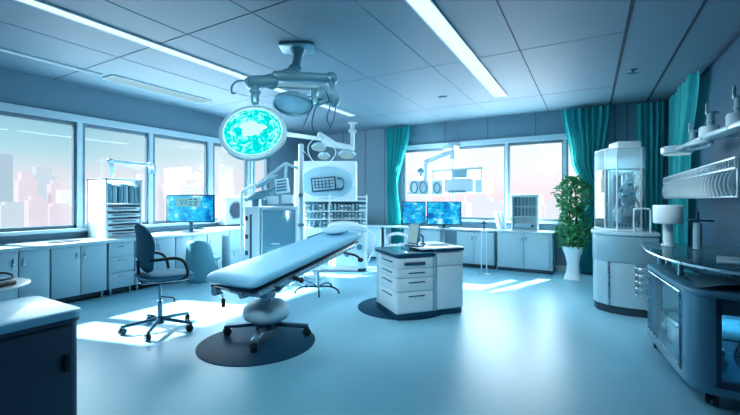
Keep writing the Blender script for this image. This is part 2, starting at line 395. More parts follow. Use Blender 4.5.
# ================================================================== CABINETS
def cabinet(label, loc, rz, w, d, z0, z1, fronts, body='cab', front='cab', group=None, handle='metal', legs=True):
    """local: x along the width, front faces -y.  fronts: (x0,x1,z0,z1,kind,handle_x,handle_z,vertical)"""
    t = thing('base_cabinet', label, 'cabinet', loc, rz, group)
    obj('carcass', B().bb(-w / 2 + .004, w / 2 - .004, -d / 2 + .02, d / 2, z0, z1, .004), M[body], t)
    for (a, c, e, f, kind, hx, hz, vert) in fronts:
        p = obj(kind, B().bb(a + .005, c - .005, -d / 2, -d / 2 + .019, e + .005, f - .005, .005), M[front], t)
        if hx is not None:
            hb = B()
            if vert: hb.bb(hx - .012, hx + .012, -d / 2 - .02, -d / 2 - .002, hz - .05, hz + .05, .006)
            else: hb.bb(hx - .06, hx + .06, -d / 2 - .02, -d / 2 - .002, hz - .009, hz + .009, .006)
            obj('handle', hb, M[handle], p)
    obj('toe_kick', B().bb(-w / 2 + .01, w / 2 - .01, -d / 2 + .07, d / 2 - .02, 0.03 if legs else 0, z0, 0), M['dark'], t)
    if legs:
        for sx in (-1, 1): obj('foot', B().cyl((sx * (w / 2 - .05), -d / 2 + .05, 0), (sx * (w / 2 - .05), -d / 2 + .05, z0), .014, n=10), M['metal'], t)
    return t
CF = -6.27; CD = 0.82; cz0, cz1 = 0.10, 0.80
def pair(w, hz=0.66):
    return [(-w / 2, 0, cz0, cz1, 'door', -.05, hz, True), (0, w / 2, cz0, cz1, 'door', .05, hz, True)]
RZL = PI / 2
def left_cab(y0, y1, fr, label):
    return cabinet(label, (CF - CD / 2, (y0 + y1) / 2, 0), RZL, y1 - y0, CD, cz0, cz1, fr, group='base cabinets under the left window counter')
left_cab(1.02, 1.68, pair(.66), 'blue-grey two-door base cabinet at the left edge of the picture')
left_cab(1.69, 2.35, pair(.66), 'blue-grey two-door base cabinet behind the small round tray table')
left_cab(2.36, 3.05, pair(.69), 'blue-grey two-door base cabinet under the left part of the counter, left of the vial tower')
left_cab(3.07, 3.45, [(-.19, .19, .58, cz1, 'drawer', 0, .74, False), (-.19, .19, .34, .58, 'drawer', 0, .53, False), (-.19, .19, cz0, .34, 'drawer', 0, .29, False)], 'narrow three-drawer base cabinet beneath the tall storage tower')
left_cab(3.46, 4.14, pair(.68), 'pale two-door base cabinet behind the swivel chair')
left_cab(4.15, 4.78, pair(.63), 'pale two-door base cabinet behind the teal shell chair')
left_cab(4.79, 5.13, [(-.17, .17, cz0, cz1, 'door', -.11, .66, True)], 'narrow single-door base cabinet at the far end of the left counter')
ct = obj('countertop', B().bb(XL + .005, CF + .03, 0.98, 5.16, .80, .85, .008), M['cabtop'])
tag(ct, 'long pale countertop running beneath the left windows', 'countertop')
# lower side cabinet beyond the counter end
t = cabinet('grey side cabinet just past the end of the left counter', (-6.62, 5.70, 0), RZL, 1.02, 0.96, .06, .85, [(-.5, .5, .45, .85, 'drawer', 0, .8, False), (-.5, .5, .06, .45, 'door', -.4, .38, True)], body='paleblue', front='paleblue', legs=False)
obj('top', B().bb(-.51, .51, -.5, .48, .85, .88, .008), M['cabtop'], t)

# foreground left cabinet
t = thing('storage_cabinet', 'dark blue cabinet with pale rounded top in the lower left foreground', 'cabinet', (-2.83, 0.43, 0), 0)
obj('body', B().vbox(-.30, .30, -.75, .66, .03, .775, .05, .005), M['navy'], t)
obj('top', B().vbox(-.32, .32, -.78, .68, .785, .83, .07, .012), M['vinyl'], t)
obj('rim', B().vbox(-.315, .315, -.775, .675, .765, .787, .07, .004), M['navy'], t)
d_ = obj('door', B().bb(.298, .312, -.72, .60, .08, .75, .006), M['navy'], t)
obj('handle', B().bb(.314, .334, .57, .60, .50, .60, .006), M['black'], d_)
# small round tray table
c0 = (-4.12, 1.03)
t = thing('tray_table', 'small pale round-ended tray table on a pedestal at the left edge', 'table', (c0[0], c0[1], 0), math.radians(20))
obj('tabletop', B().lathe([(.01, .765), (.33, .765), (.36, .773), (.36, .785), (.34, .79), (.01, .79)], n=40), M['white2'], t)
obj('pole', B().cyl((0, 0, .05), (0, 0, .765), .025), M['metal'], t)
obj('base', B().lathe([(.22, 0), (.22, .02), (.05, .05), (.03, .06)]), M['metal'], t)
t = thing('instrument_tray', 'black-rimmed instrument tray with a loop handle on the small round table', 'tray', (c0[0] + .06, c0[1] + .04, .79), math.radians(25))
obj('dish', B().vbox(-.22, .22, -.12, .12, 0, .03, .05, .008), M['black'], t)
obj('liner', B().vbox(-.19, .19, -.09, .09, .03, .036, .04, .002), M['paleblue'], t)
obj('handle', B().tube([(-.2, -.11, .03), (-.16, -.12, .07), (.1, -.12, .08), (.22, -.06, .06), (.22, .06, .06), (.1, .12, .08), (-.16, .12, .07), (-.2, .11, .03)], .008), M['black'], t)

# tall storage tower on the counter
def tower():
    t = thing('storage_tower', 'tall white tower with vertical file slots above flat drawers on the left counter', 'storage tower', (-6.76, 3.41, .85), RZL)
    w, d, h = .56, .56, .94
    c = B(); c.bb(-w / 2, -w / 2 + .03, -d / 2, d / 2, 0, h, .006).bb(w / 2 - .03, w / 2, -d / 2, d / 2, 0, h, .006).bb(-w / 2, w / 2, -d / 2, d / 2, h - .03, h, .006)
    c.bb(-w / 2 + .03, w / 2 - .03, d / 2 - .02, d / 2, 0, h).bb(-w / 2 + .03, w / 2 - .03, -d / 2 + .01, d / 2, .52, .545).bb(-w / 2 + .03, w / 2 - .03, -d / 2 + .01, d / 2, 0, .02)
    c.bb(-w / 2 + .03, w / 2 - .03, -.1, -.06, .02, .52)
    obj('case', c, M['white2'], t)
    for k in range(6):
        x = -.21 + k * .084
        obj('file_box', B().bb(x - .035, x + .035, -d / 2 + .03 + .01 * (k % 2), .1, .55, .86 - .02 * (k % 3), .006), M['paleblue' if k % 2 else 'lampgrey'], t)
    for k in range(5):
        z = .03 + k * .098
        p = obj('drawer', B().bb(-.245, .245, -d / 2 + .005, -.1, z, z + .066, .006), M['white'], t)
        obj('handle', B().bb(-.18, .18, -d / 2 - .012, -d / 2 + .005, z + .03, z + .045, .004), M['dmetal'], p)
    return t
tower()
# jointed arm on the mullion above tower
t = thing('swing_boom', 'grey jointed equipment arm reaching out above the white storage tower', 'arm', (-7.12, 4.235, 2.02), 0)
R0 = Vector((-7.12, 4.235, 2.02))
a1 = pt(150, 165, 7.0) - R0; a2 = pt(110, 161, 6.55) - R0; a3 = pt(113, 176, 6.55) - R0
obj('bracket', B().bb(-.03, .06, -.05, .05, -.08, .08, .01), M['paleblue'], t)
obj('arm', B().bar((.05, 0, 0), a1, .05, .05).bar(a1, a2, .045, .05).ell(a1, (.045, .045, .05)), M['paleblue'], t)
obj('drop', B().bar(a2 + Vector((0, 0, .04)), a3, .05, .06).ell(a2, (.05, .05, .05)), M['paleblue'], t)
# small items on the left counter
t = obj('tablet', B().vbox(-.11, .11, -.16, .16, 0, .012, .02, .003), M['black']); t.location = (-6.55, 2.62, .85); t.rotation_euler = (0, 0, .2)
tag(t, 'thin dark tablet lying flat on the left counter', 'tablet')
t = obj('paper_sheet', B().bb(-.15, .15, -.2, .2, 0, .006), M['paper']); t.location = (-6.5, 5.55, .88); t.rotation_euler = (0, 0, .4)
tag(t, 'white papers lying on the grey side cabinet past the counter end', 'paper')
t = obj('notebook', B().bb(-.13, .13, -.18, .18, 0, .02, .004), M['paper']); t.location = (-6.52, 4.05, .85); t.rotation_euler = (0, 0, .1)
tag(t, 'white notebook on the counter between the tower and the left monitor', 'notebook')

# ------------------------------------------------------------------ monitors
def monitor(label, loc, rz, w, h, zc, sm, group=None, glyphs=False, kb=None):
    t = thing('monitor', label, 'monitor', loc, rz, group)
    obj('bezel', B().bb(-w / 2, w / 2, -.02, .02, zc - h / 2, zc + h / 2, .006), M['black'], t)
    s = obj('screen', B().bb(-w / 2 + .018, w / 2 - .018, -.026, -.02, zc - h / 2 + .02, zc + h / 2 - .018), M[sm], t, 0)
    g = B()
    if glyphs:
        x0, z0 = -.16, zc + .12
        g2 = B(); g2.bb(x0 - .1, x0 + .36, -.0275, -.0265, z0 - .09, z0 + .09, 0)
        obj('readout_panel', g2, M['lampwhite_s'], s, 0)
        for (a, b_) in [((0, .05), (.03, -.05)), ((.03, -.05), (.06, .05)), ((.08, -.05), (.11, .05)), ((.11, .05), (.13, -.05)), ((.16, .05), (.22, .05)), ((.16, 0), (.22, 0)), ((.16, -.05), (.22, -.05)), ((.25, .05), (.31, .05)), ((.25, 0), (.31, 0)), ((.25, -.05), (.31, -.05)), ((.31, .05), (.31, -.05))]:
            g.bar((x0 - .02 + a[0], -.030, z0 + a[1]), (x0 - .02 + b_[0], -.030, z0 + b_[1]), .004, .014, 0)
    else:
        r = random.Random(int(w * 100))
        for k in range(9):
            x = r.uniform(-w * .4, w * .25); z = zc + r.uniform(-h * .35, h * .35)
            obj('readout_line', B().bb(x, x + r.uniform(.03, .12), -.030, -.027, z, z + .008), M['glyph'], s, 0)
    if glyphs: obj('readout', g, M['glyph'], s, 0)
    else: g.bm.free()
    base = loc[2]
    obj('neck', B().bb(-.03, .03, .0, .04, .015, zc - h / 2 + .06, .006), M['dmetal'], t)
    obj('stand', B().bb(-.13, .13, -.08, .10, 0, .016, .006), M['dmetal'], t)
    return t
M['lampwhite_s'] = emit('readout_glow', (0.30, 0.80, 0.92), 0.7)
p = pt(190, 200, 7.25)
monitor('wide monitor with a bright blue display on the left window counter', (p.x + .02, p.y, .85), TH, .90, .52, .44, 'screen0', glyphs=True)
# ================================================================== wall pod with round port
t = thing('wall_console', 'pale console box with a dark round port below the left windows, beside the equipment column', 'console', (-6.98, 6.25, .9), RZL)
obj('housing', B().bb(-.55, .55, -.1, .14, 0.0, .62, .02), M['white'], t)
obj('port', B().cyl((-.27, -.11, .32), (-.27, -.125, .32), .19, n=32), M['navy'], t)
obj('port_ring', B().torus((-.27, -.12, .32), .19, .015, Matrix.Rotation(PI / 2, 3, 'X')), M['metal'], t)

# ================================================================== SWIVEL CHAIR
def caster(b, x, y, r=.035, w=.022):
    b.cyl((x - .02, y - w, r), (x - .02, y - w + .018, r), r, n=16).cyl((x - .02, y + w - .018, r), (x - .02, y + w, r), r, n=16)
    b.cyl((x, y, r), (x, y, r * 2.2), .012, n=8).ell((x - .01, y, r * 1.3), (r * .8, w * .9, r * .7), u=12, v=8)
    return b
ch = thing('swivel_chair', 'teal swivel task chair with black armrests on a five-star caster base, facing right', 'chair', pt(160, 326, 4.3) * 1.0, math.radians(29.7 + 46))
ch.location.z = 0; ch.scale = (1.03, 1.03, 1.03)
def seat_fn(b, cx, cy, z, rx, ry, th):
    def f(u, v):
        a = 2 * PI * u; 
        e = 2 / 3.2
        cx_ = math.copysign(abs(math.cos(a)) ** e, math.cos(a)); sy_ = math.copysign(abs(math.sin(a)) ** e, math.sin(a))
        prof = [(0, .0), (.7, 0.0), (.93, .15), (1.0, .5), (.95, .85), (.75, 1.0), (0, .97)]
        k = v * 6; i = min(5, int(k)); fr = k - i
        r = prof[i][0] * (1 - fr) + prof[i + 1][0] * fr; zz = prof[i][1] * (1 - fr) + prof[i + 1][1] * fr
        return Vector((cx + cx_ * rx * r, cy + sy_ * ry * r, z + th * zz + .02 * (cx_ * r) ** 2 * (1 if cx_ < 0 else -1)))
    b.grid(f, 36, 18); bmesh.ops.remove_doubles(b.bm, verts=b.bm.verts, dist=.0008); return b
obj('seat', seat_fn(B(), .05, 0, .555, .28, .26, .07), M['seat'], ch)
obj('seat_pan', seat_fn(B(), .05, 0, .54, .25, .22, .022), M['dmetal'], ch)
def backf(side):
    def f(u, v):
        # u across (y), v up (z); rounded outline
        z = v * 2 - 1; hw = .255 * (1 - abs(z + .05) ** 2.6 * .62) * (1.0 + .08 * z)
        if abs(z) > .93: hw *= max(.0, 1 - ((abs(z) - .93) / .07) ** 2 * .6)
        y = (u * 2 - 1) * hw
        x = -.14 - .07 * z * (1 if z > 0 else .2) + .35 * y * y * 2.2 - .045 * math.exp(-((z + .25) ** 2) * 3)
        edge = min(1, min(1 - abs(u * 2 - 1), 1 - abs(z)) * 6)
        return Vector((x + side * .028 * math.sqrt(edge), y, (.90 + z * .26)))
    return f
b = B(); b.grid(backf(1), 16, 20); b.grid(backf(-1), 16, 20); bmesh.ops.remove_doubles(b.bm, verts=b.bm.verts, dist=.001)
obj('backrest', b, M['seat'], ch)
obj('back_support', B().tube([(.02, 0, .535), (-.16, 0, .53), (-.20, 0, .60), (-.215, 0, .78)], .016), M['dmetal'], ch)
for s in (-1, 1):
    obj('armrest', B().tube([(.12, s * .20, .555), (.18, s * .285, .60), (.15, s * .30, .74), (.06, s * .30, .80), (-.10, s * .29, .80), (-.16, s * .24, .79)], .016, 10, 5), M['black'], ch)
obj('gas_column', B().cyl((0, 0, .1), (0, 0, .32), .028).cyl((0, 0, .32), (0, 0, .54), .014), M['metal'], ch)
obj('lever', B().tube([(0, 0, .36), (.09, -.05, .345), (.12, -.07, .33), (.12, -.07, .29)], .007), M['black'], ch)
obj('hub', B().cyl((0, 0, .075), (0, 0, .15), .045, .035), M['dmetal'], ch)
for k in range(5):
    a = math.radians(72 * k + 20); c, s = math.cos(a), math.sin(a)
    lg = obj('leg', B().tube([(c * .03, s * .03, .12), (c * .2, s * .2, .105), (c * .36, s * .36, .085)], lambda q: .022 - .007 * q), M['dmetal'], ch)
    cb = caster(B(), 0, 0)
    bmesh.ops.transform(cb.bm, matrix=Matrix.Translation((c * .36, s * .36, 0)) @ Matrix.Rotation(a + .7, 4, 'Z'), verts=cb.bm.verts)
    obj('caster', cb, M['black'], lg)

# teal shell chair in front of the left counter
p = pt(200, 282, 6.8)
t = thing('shell_chair', 'teal high-backed shell chair standing against the left counter', 'chair', (p.x + .12, p.y, 0), TH)
def shell(r_out):
    def f(u, v):
        a = math.radians(200 + 140 * u); z = .04 + v * .72
        k = 1 - .28 * v * v
        sx = .30 * k * r_out; zz = z
        drop = .10 * abs(u * 2 - 1) ** 3 * v
        return Vector((sx * math.cos(a) * 1.02 - .06 * v, .24 * r_out * math.sin(a), zz - drop))
    return f
b = B(); b.grid(shell(1.0), 20, 12); b.grid(shell(.93), 20, 12)
o = obj('shell', b, M['tealchair'], t); md = o.modifiers.new('s', 'SOLIDIFY'); md.thickness = .012
obj('seat', seat_fn(B(), 0, .05, .40, .24, .2, .08), M['tealchair'], t)
for sx in (-1, 1):
    for y in (-.12, .18): obj('leg', B().cyl((sx * .18, y, 0), (sx * .15, y, .41), .014, n=10), M['metal'], t)

# ================================================================== FLOOR MATS
def matobj(x, y, r, label):
    o = obj('floor_mat', B().lathe([(r, 0), (r, .004), (r - .01, .007), (.01, .007)], n=64), M['mat']); o.location = (x, y, 0.0005)
    return tag(o, label, 'mat')
matobj(-2.94, 2.84, .58, 'round dark blue floor mat under the operating table')
matobj(-2.22, 4.76, .60, 'round dark blue mat partly under the drawer island')

# ================================================================== OPERATING TABLE
OT = thing('operating_table', 'operating table with long light blue mattress on a wheeled pedestal', 'operating table', (-2.985, 3.01, .008), 0)
# local y: -0.45 (foot) .. 1.5 (head)
FZ, HZ = .66, .965
slope = math.atan2(HZ - FZ, 1.95)
def mattress():
    b = B()
    def f(u, v):
        yy = -.53 + 2.06 * v
        hw = .34 - .06 * v
        endf = min(1, min(v, 1 - v) * 16); endf = math.sqrt(max(0, 1 - (1 - endf) ** 2))
        a = 2 * PI * u; e = .42
        cx = math.copysign(abs(math.cos(a)) ** e, math.cos(a)); cz = math.copysign(abs(math.sin(a)) ** e, math.sin(a))
        x = cx * hw * (.84 + .16 * endf)
        z = FZ + (HZ - FZ) * v + cz * .058 * (.25 + .75 * endf)
        if cz > 0: z += .008 * math.sin(u * 20) * math.sin(v * 14) * .3
        return Vector((x, yy, z))
    b.grid(f, 40, 48); bmesh.ops.remove_doubles(b.bm, verts=b.bm.verts, dist=.0005)
    bmesh.ops.holes_fill(b.bm, edges=[e for e in b.bm.edges if e.is_boundary]); return b
mt = obj('mattress', mattress(), M['vinyl'], OT, 60)
hd = B().ell((0, 1.28, HZ + .075), (.20, .16, .05), (slope, 0, 0))
obj('head_pillow', hd, M['pillow'], OT)
R = Matrix.Rotation(slope, 3, 'X')
def ty(y, dz): return FZ + (HZ - FZ) * (y + .5) / 1.98 + dz
b = B().bar((0, -.46, ty(-.46, -.078)), (0, 1.42, ty(1.42, -.078)), .56, .03)
obj('bed_plate', b, M['navy'], OT)
for s in (-1, 1):
    rl = obj('side_rail', B().bar((s * .33, -.44, ty(-.44, -.10)), (s * .29, 1.3, ty(1.3, -.10)), .022, .045, .005), M['metal'], OT)
    obj('clamp', B().cyl((s * .32, .05, ty(.05, -.10)), (s * .42, .05, ty(.05, -.12)), .022, n=12).ell((s * .43, .05, ty(.05, -.12)), (.03, .03, .03), u=12, v=8), M['black'], rl)
obj('foot_frame', B().bar((-.3, -.40, ty(-.4, -.12)), (.3, -.40, ty(-.4, -.12)), .05, .05).cyl((-.28, -.44, ty(-.4, -.15)), (-.28, -.36, ty(-.4, -.15)), .045).cyl((.1, -.44, ty(-.4, -.14)), (.1, -.36, ty(-.4, -.14)), .035), M['metal'], OT)
obj('lift_bracket', B().box((0, 0, .565), (.34, .36, .06), bev=.015).box((.1, -.1, .50), (.14, .14, .12), bev=.02).box((-.1, .05, .50), (.12, .2, .12), bev=.02).bar((-.15, -.3, ty(-.3, -.1)), (.02, 0, .5), .05, .05).bar((.15, .45, ty(.45, -.1)), (.05, .08, .46), .06, .05), M['paleblue'], OT)
obj('control_lever', B().tube([(.12, -.15, .52), (.22, -.22, .54), (.34, -.2, .58)], .012).ell((.35, -.2, .585), (.035, .02, .018), u=12, v=8), M['black'], OT)
obj('pendant_switch', B().box((-.24, -.36, .40), (.035, .03, .09), bev=.01).tube([(-.24, -.36, .44), (-.25, -.38, .52), (-.22, -.4, .60)], .005), M['black'], OT)
obj('column', B().cyl((0, 0, .38), (0, 0, .54), .085), M['metal'], OT)
obj('pedestal_body', B().lathe([(.05, .15), (.16, .16), (.225, .20), (.245, .25), (.235, .31), (.18, .36), (.11, .385), (.05, .39)], n=40), M['pillow'], OT)
obj('base_hub', B().cyl((0, 0, .09), (0, 0, .17), .13, .11), M['dmetal'], OT)
for i, dg in enumerate((15, 105, 195, 285)):
    a = math.radians(dg + 15); c, s = math.cos(a), math.sin(a)
    L_ = .44 if i != 3 else .46
    lg = obj('leg', B().bar((c * .05, s * .05, .13), (c * L_, s * L_, .10), .07, .035), M['metal' if i == 3 else 'dmetal'], OT)
    cb = caster(B(), 0, 0, .042, .028)
    bmesh.ops.transform(cb.bm, matrix=Matrix.Translation((c * L_, s * L_, 0)) @ Matrix.Rotation(a + .5, 4, 'Z'), verts=cb.bm.verts)
    obj('caster', cb, M['black'], lg)
obj('head_handle', B().tube([(.24, 1.05, ty(1.05, -.12)), (.40, 1.12, ty(1.1, -.16)), (.44, 1.2, ty(1.1, -.22))], .014).ell((.44, 1.2, ty(1.1, -.23)), (.04, .03, .03), u=12, v=8), M['black'], OT)

# wheeled stand behind table
p = pt(318, 289, 6.0)
t = thing('instrument_stand', 'low wheeled instrument stand with a pale shelf behind the head of the operating table', 'stand', (p.x, p.y, 0), TH)
obj('pole', B().cyl((0, 0, .08), (0, 0, .36), .022), M['metal'], t)
obj('shelf', B().vbox(-.08, .62, -.18, .2, .36, .39, .06, .006), M['white2'], t)
for a in (-20, 60, 130, 200, 280):
    a = math.radians(a); c, s = math.cos(a), math.sin(a)
    obj('leg', B().tube([(0, 0, .1), (c * .2, s * .2, .12), (c * .33, s * .33, .08), (c * .36, s * .36, .02)], .014), M['dmetal'], t)

# ================================================================== DRAWER ISLAND
p = Vector((-2.0, 4.13))
ang = math.radians(50)
IS = thing('drawer_island', 'freestanding pale blue drawer island with a dark top edge and base', 'cabinet', (p.x, p.y, .008), ang)
# local: x along the front (0..0.88), y depth (0..0.6)
D = .70; W1 = .52; W2 = .95
obj('plinth', B().vbox(.015, W1 + .03, .01, D, 0, .07, .03, .005).vbox(W1, W2, .04, D - .02, 0, .07, .03, .005), M['mat'], IS)
obj('body', B().vbox(.01, W1 + .01, .01, D, .07, .75, .035, .004), M['cab'], IS)
obj('side_body', B().vbox(W1, W2, .03, D - .01, .07, .79, .02, .004), M['cab'], IS)
zz = [.75, .62, .52, .37, .07]
zz = [.745, .615, .50, .335, .08]
for k in range(4):
    dr = obj('drawer', B().vbox(0, W1, -.005, D - .1, zz[k + 1] + .006, zz[k] - .006, .04, .004), M['white'], IS)
    zc = zz[k] - .055 if k else .69
    if k == 0: obj('handle', B().bb(.10, .38, -.025, -.006, .655, .69, .008), M['navy'], dr)
    else: obj('handle', B().bb(.16, .38, -.014, -.004, zc - .006, zc + .006, .002), M['navy'], dr)
    obj('side_pull', B().bb(-.012, .001, .12, .42, zc - .006, zc + .006, .002), M['navy'], dr)
obj('top_edge', B().vbox(-.012, W1 + .02, -.015, D + .01, .752, .79, .045, .006), M['mat'], IS)
obj('worktop', B().vbox(-.008, W1 + .02, -.01, D + .005, .79, .80, .045, .003), M['bluepanel'], IS)
obj('side_top_edge', B().vbox(W1 - .02, W2 + .012, .005, D + .01, .80, .83, .03, .006), M['mat'], IS)
obj('side_worktop', B().vbox(W1 - .18, W2 + .005, .01, D + .005, .83, .845, .03, .004), M['white2'], IS)
obj('upper_drawer', B().bb(W1 + .03, W2 - .01, .018, .031, .62, .78, .005), M['white'], IS)
obj('cupboard_door', B().bb(W1 + .03, W2 - .01, .018, .031, .085, .61, .005), M['white'], IS)
obj('corner_post', B().bb(W1 - .004, W1 + .025, -.004, .04, .07, .80, .01), M['paleblue'], IS)
def isl(x, y): return (p.x + x * math.cos(ang) - y * math.sin(ang), p.y + x * math.sin(ang) + y * math.cos(ang))
q = isl(.40, .33)
t = thing('terminal', 'slim upright touch terminal on the drawer island', 'terminal', (q[0], q[1], .853), TH + math.radians(-45))
obj('foot', B().vbox(-.10, .12, -.09, .09, 0, .015, .03, .004), M['dmetal'], t)
b = B().box((0, 0, .155), (.17, .022, .28), (math.radians(-14), 0, 0), .01)
obj('slab', b, M['midblue'], t)
obj('screen', B().box((0, -.014, .16), (.145, .004, .24), (math.radians(-14), 0, 0)), M['lampdim'], t)
obj('stay', B().tube([(0, .02, .18), (.02, .09, .10), (0, .07, .012)], .008), M['dmetal'], t)
q = isl(.74, .30)
t = thing('keyboard', 'small white keyboard on the raised end of the drawer island', 'keyboard', (q[0], q[1], .853), ang)
obj('base', B().vbox(-.15, .15, -.06, .06, 0, .012, .012, .003), M['white2'], t)
obj('keys', B().bb(-.14, .14, -.05, .05, .012, .017), M['midblue'], t)
q = isl(.60, .46)
t = thing('desk_microphone', 'black bent gooseneck gadget standing beside the terminal on the island', 'gadget', (q[0], q[1], .853), ang)
obj('stand', B().cyl((0, 0, 0), (0, 0, .015), .04), M['black'], t)
obj('neck', B().tube([(0, 0, .01), (.0, 0, .10), (-.06, 0, .13), (-.1, .0, .12)], .009), M['black'], t)
obj('head', B().ell((-.11, 0, .12), (.035, .022, .022), u=12, v=8), M['black'], t)

# ================================================================== BACK WALL DESK
YD = 8.23
t = cabinet('pale two-door cabinet with rounded side under the back window, nearest the plant', (-1.15, YD + .30, 0), 0, 1.04, .60, .07, .79,
    [(-.51, 0, .07, .79, 'door', -.04, .66, True), (0, .47, .07, .79, 'door', .04, .66, True)], legs=False)
obj('top', B().vbox(-.55, .55, -.33, .30, .79, .825, .06, .006), M['cabtop'], t)
obj('end_panel', B().vbox(.47, .525, -.31, .28, .07, .79, .02, .003), M['paleblue'], t)
obj('base_rim', B().bb(-.52, .53, -.27, .28, 0, .068, .006), M['navy'], t)
t = cabinet('pale narrow two-door cabinet under the right end of the back desk', (-2.13, YD + .16, 0), 0, .80, .30, .08, .77, [(-.40, -.02, .08, .77, 'door', -.06, .64, True), (-.02, .40, .08, .77, 'door', .02, .64, True)], legs=False)
t = cabinet('pale two-door cabinet under the back desk hidden behind the drawer island', (-3.35, YD + .16, 0), 0, .90, .30, .08, .77, [(-.45, 0, .08, .77, 'door', -.05, .64, True), (0, .45, .08, .77, 'door', .05, .64, True)], legs=False)
t = thing('desk', 'long white desk under the back window carrying two monitors', 'desk', (-3.45, YD + .3, 0), 0)
obj('desktop', B().bb(-1.9, 1.74, -.33, .03, .785, .825, .008), M['cabtop'], t)
for x in (-1.85, -.85): obj('leg', B().bb(x - .02, x + .02, -.28, .02, 0, .785, .004), M['white'], t)
obj('back_panel', B().bb(-1.85, -.95, .0, .02, .3, .785), M['white'], t)

obj('front_panel', B().bb(-1.9, -.95, -.27, -.25, .05, .785, .004), M['white'], t)
def back_mon(u0, u1, v0, v1, y, sm, label):
    l = ((u0 + u1) / 2 - 370) / F; t_ = y / (C_ + l * S_)
    p = pt((u0 + u1) / 2, (v0 + v1) / 2, t_); w = (u1 - u0) * t_ / F; h = (v1 - v0) * t_ / F
    return monitor(label, (p.x, p.y, .825), TH * .8, w, h, p.z - .825, sm, group='monitors on the back desk')
back_mon(402, 425.5, 201.5, 224, 8.38, 'screen1', 'narrower blue monitor on the back desk, next to the left curtain')
back_mon(427, 461, 201.5, 225, 8.36, 'screen2', 'wider blue monitor on the back desk, right of the other one')
q = pt(398, 262, 7.5)
t = thing('wheeled_stool', 'white low-backed stool tucked in front of the back desk behind the drawer island', 'stool', (q.x, q.y, 0), TH)
obj('seat', B().lathe([(.01, .50), (.20, .50), (.23, .53), (.22, .57), (.01, .58)]), M['white2'], t)
obj('back_ring', B().tube([(-.22, .0, .60), (-.20, .14, .72), (0, .22, .78), (.20, .14, .72), (.22, 0, .60)], .03), M['white2'], t)
obj('column', B().cyl((0, 0, .06), (0, 0, .50), .025), M['metal'], t)
for k in range(5):
    a = k * 2 * PI / 5; obj('leg', B().tube([(0, 0, .09), (.15 * math.cos(a), .15 * math.sin(a), .07), (.24 * math.cos(a), .24 * math.sin(a), .015)], .014), M['metal'], t)
# slim stand in front of the desk
p = pt(484, 274, 7.55)
t = thing('tap_stand', 'slim pale frame stand with a small tap head in front of the back desk', 'stand', (p.x, p.y, 0), 0)
obj('uprights', B().cyl((-.05, 0, .02), (-.05, 0, .84), .012, n=8).cyl((.05, 0, .02), (.05, 0, .84), .012, n=8).bar((-.06, 0, .84), (.06, 0, .84), .03, .03), M['white2'], t)
obj('foot', B().bar((-.12, 0, .012), (.14, 0, .012), .08, .024).bar((0, -.12, .012), (0, .12, .012), .05, .022), M['metal'], t)
obj('tap', B().cyl((0, 0, .85), (0, 0, 1.0), .014, n=10).cyl((-.05, 0, .99), (.06, 0, .99), .012, n=8).ell((0, 0, 1.02), (.03, .03, .02), u=12, v=8), M['dmetal'], t)
# vial tower
t = thing('vial_rack', 'white glass-fronted rack of upright tubes on the back cabinet', 'rack', (-1.17, 8.50, .825), math.radians(8))
w, h = .52, .74
obj('case', B().bb(-w / 2, -w / 2 + .04, -.2, .2, 0, h, .01).bb(w / 2 - .04, w / 2, -.2, .2, 0, h, .01).bb(-w / 2, w / 2, -.2, .2, h - .06, h, .01).bb(-w / 2, w / 2, -.2, .2, 0, .03, .006).bb(-w / 2 + .04, w / 2 - .04, -.05, .2, .03, h - .06).bb(-w / 2 + .04, w / 2 - .04, -.18, .16, .27, .29).bb(-w / 2 + .04, w / 2 - .04, -.18, .16, .49, .50), M['white2'], t)
obj('base_drawer', B().bb(-.20, .20, -.215, -.17, .05, .15, .01), M['paleblue'], t)
obj('knob', B().cyl((.14, -.215, .10), (.14, -.235, .10), .025), M['navy'], t)
for r_ in range(2):
    for k in range(6):
        x = -.17 + k * .068; z = .30 + r_ * .21
        obj('tube', B().cyl((x, -.1, z), (x, -.1, z + .15), .018, n=10).ell((x, -.1, z + .155), (.02, .02, .015), u=10, v=6), M['lampgrey'], t)
# leaning folders
for k, (x, lab) in enumerate([(-1.66, 'white folder leaning at the left of the folder pair by the vial rack'), (-1.57, 'white folder leaning closest to the vial rack')]):
    f_ = obj('folder', B().box((0, 0, .19), (.035, .24, .37), (0, 0, 0), .004), M['paper']); f_.location = (x, 8.45, .832); f_.rotation_euler = (0, math.radians(-12), math.radians(30))
    tag(f_, lab, 'folder', 'folders leaning on the back cabinet')
# bottle by corner curtain
t = thing('dispenser_bottle', 'small pump bottle on the back desk left of the left curtain', 'bottle', (-5.0, 8.4, .825), 0)
obj('bottle', B().lathe([(.045, 0), (.05, .02), (.05, .13), (.02, .17), (.015, .19)], n=20), M['white2'], t)
obj('pump', B().cyl((0, 0, .19), (0, 0, .25), .01, n=8).bar((0, 0, .25), (.06, 0, .24), .02, .015), M['dmetal'], t)

# equipment boom at the back window
BD = 8.45
def bp(u, v, dy=0):
    l = (u - 370) / F; t_ = (BD + dy) / (C_ + l * S_); return pt(u, v, t_)
t0 = bp(449, 148)
t = thing('equipment_boom', 'pale jointed equipment boom with control boxes hanging before the back window', 'boom', (t0.x, YB - .02, t0.z), 0)
o_ = Vector((t0.x, YB - .02, t0.z))
def Q(u, v, dy=0): return bp(u, v, dy) - o_
obj('bracket', B().bb(-.13, .13, -.05, 0, -.02, .16, .01).bar((0, -.03, .04), (0, -.42, .02), .26, .09).bar(Q(453, 150), Q(453, 160), .12, .12), M['white'], t)
obj('arm', B().bar(Q(455, 151), Q(427, 162), .10, .13, .03).ell(Q(427, 163), (.09, .08, .09)), M['white'], t)
obj('drop_post', B().bar(Q(426.5, 160), Q(426.5, 182), .11, .13, .03), M['white'], t)
obj('pole', B().cyl(Q(453, 158), Q(453, 200), .022), M['white'], t)
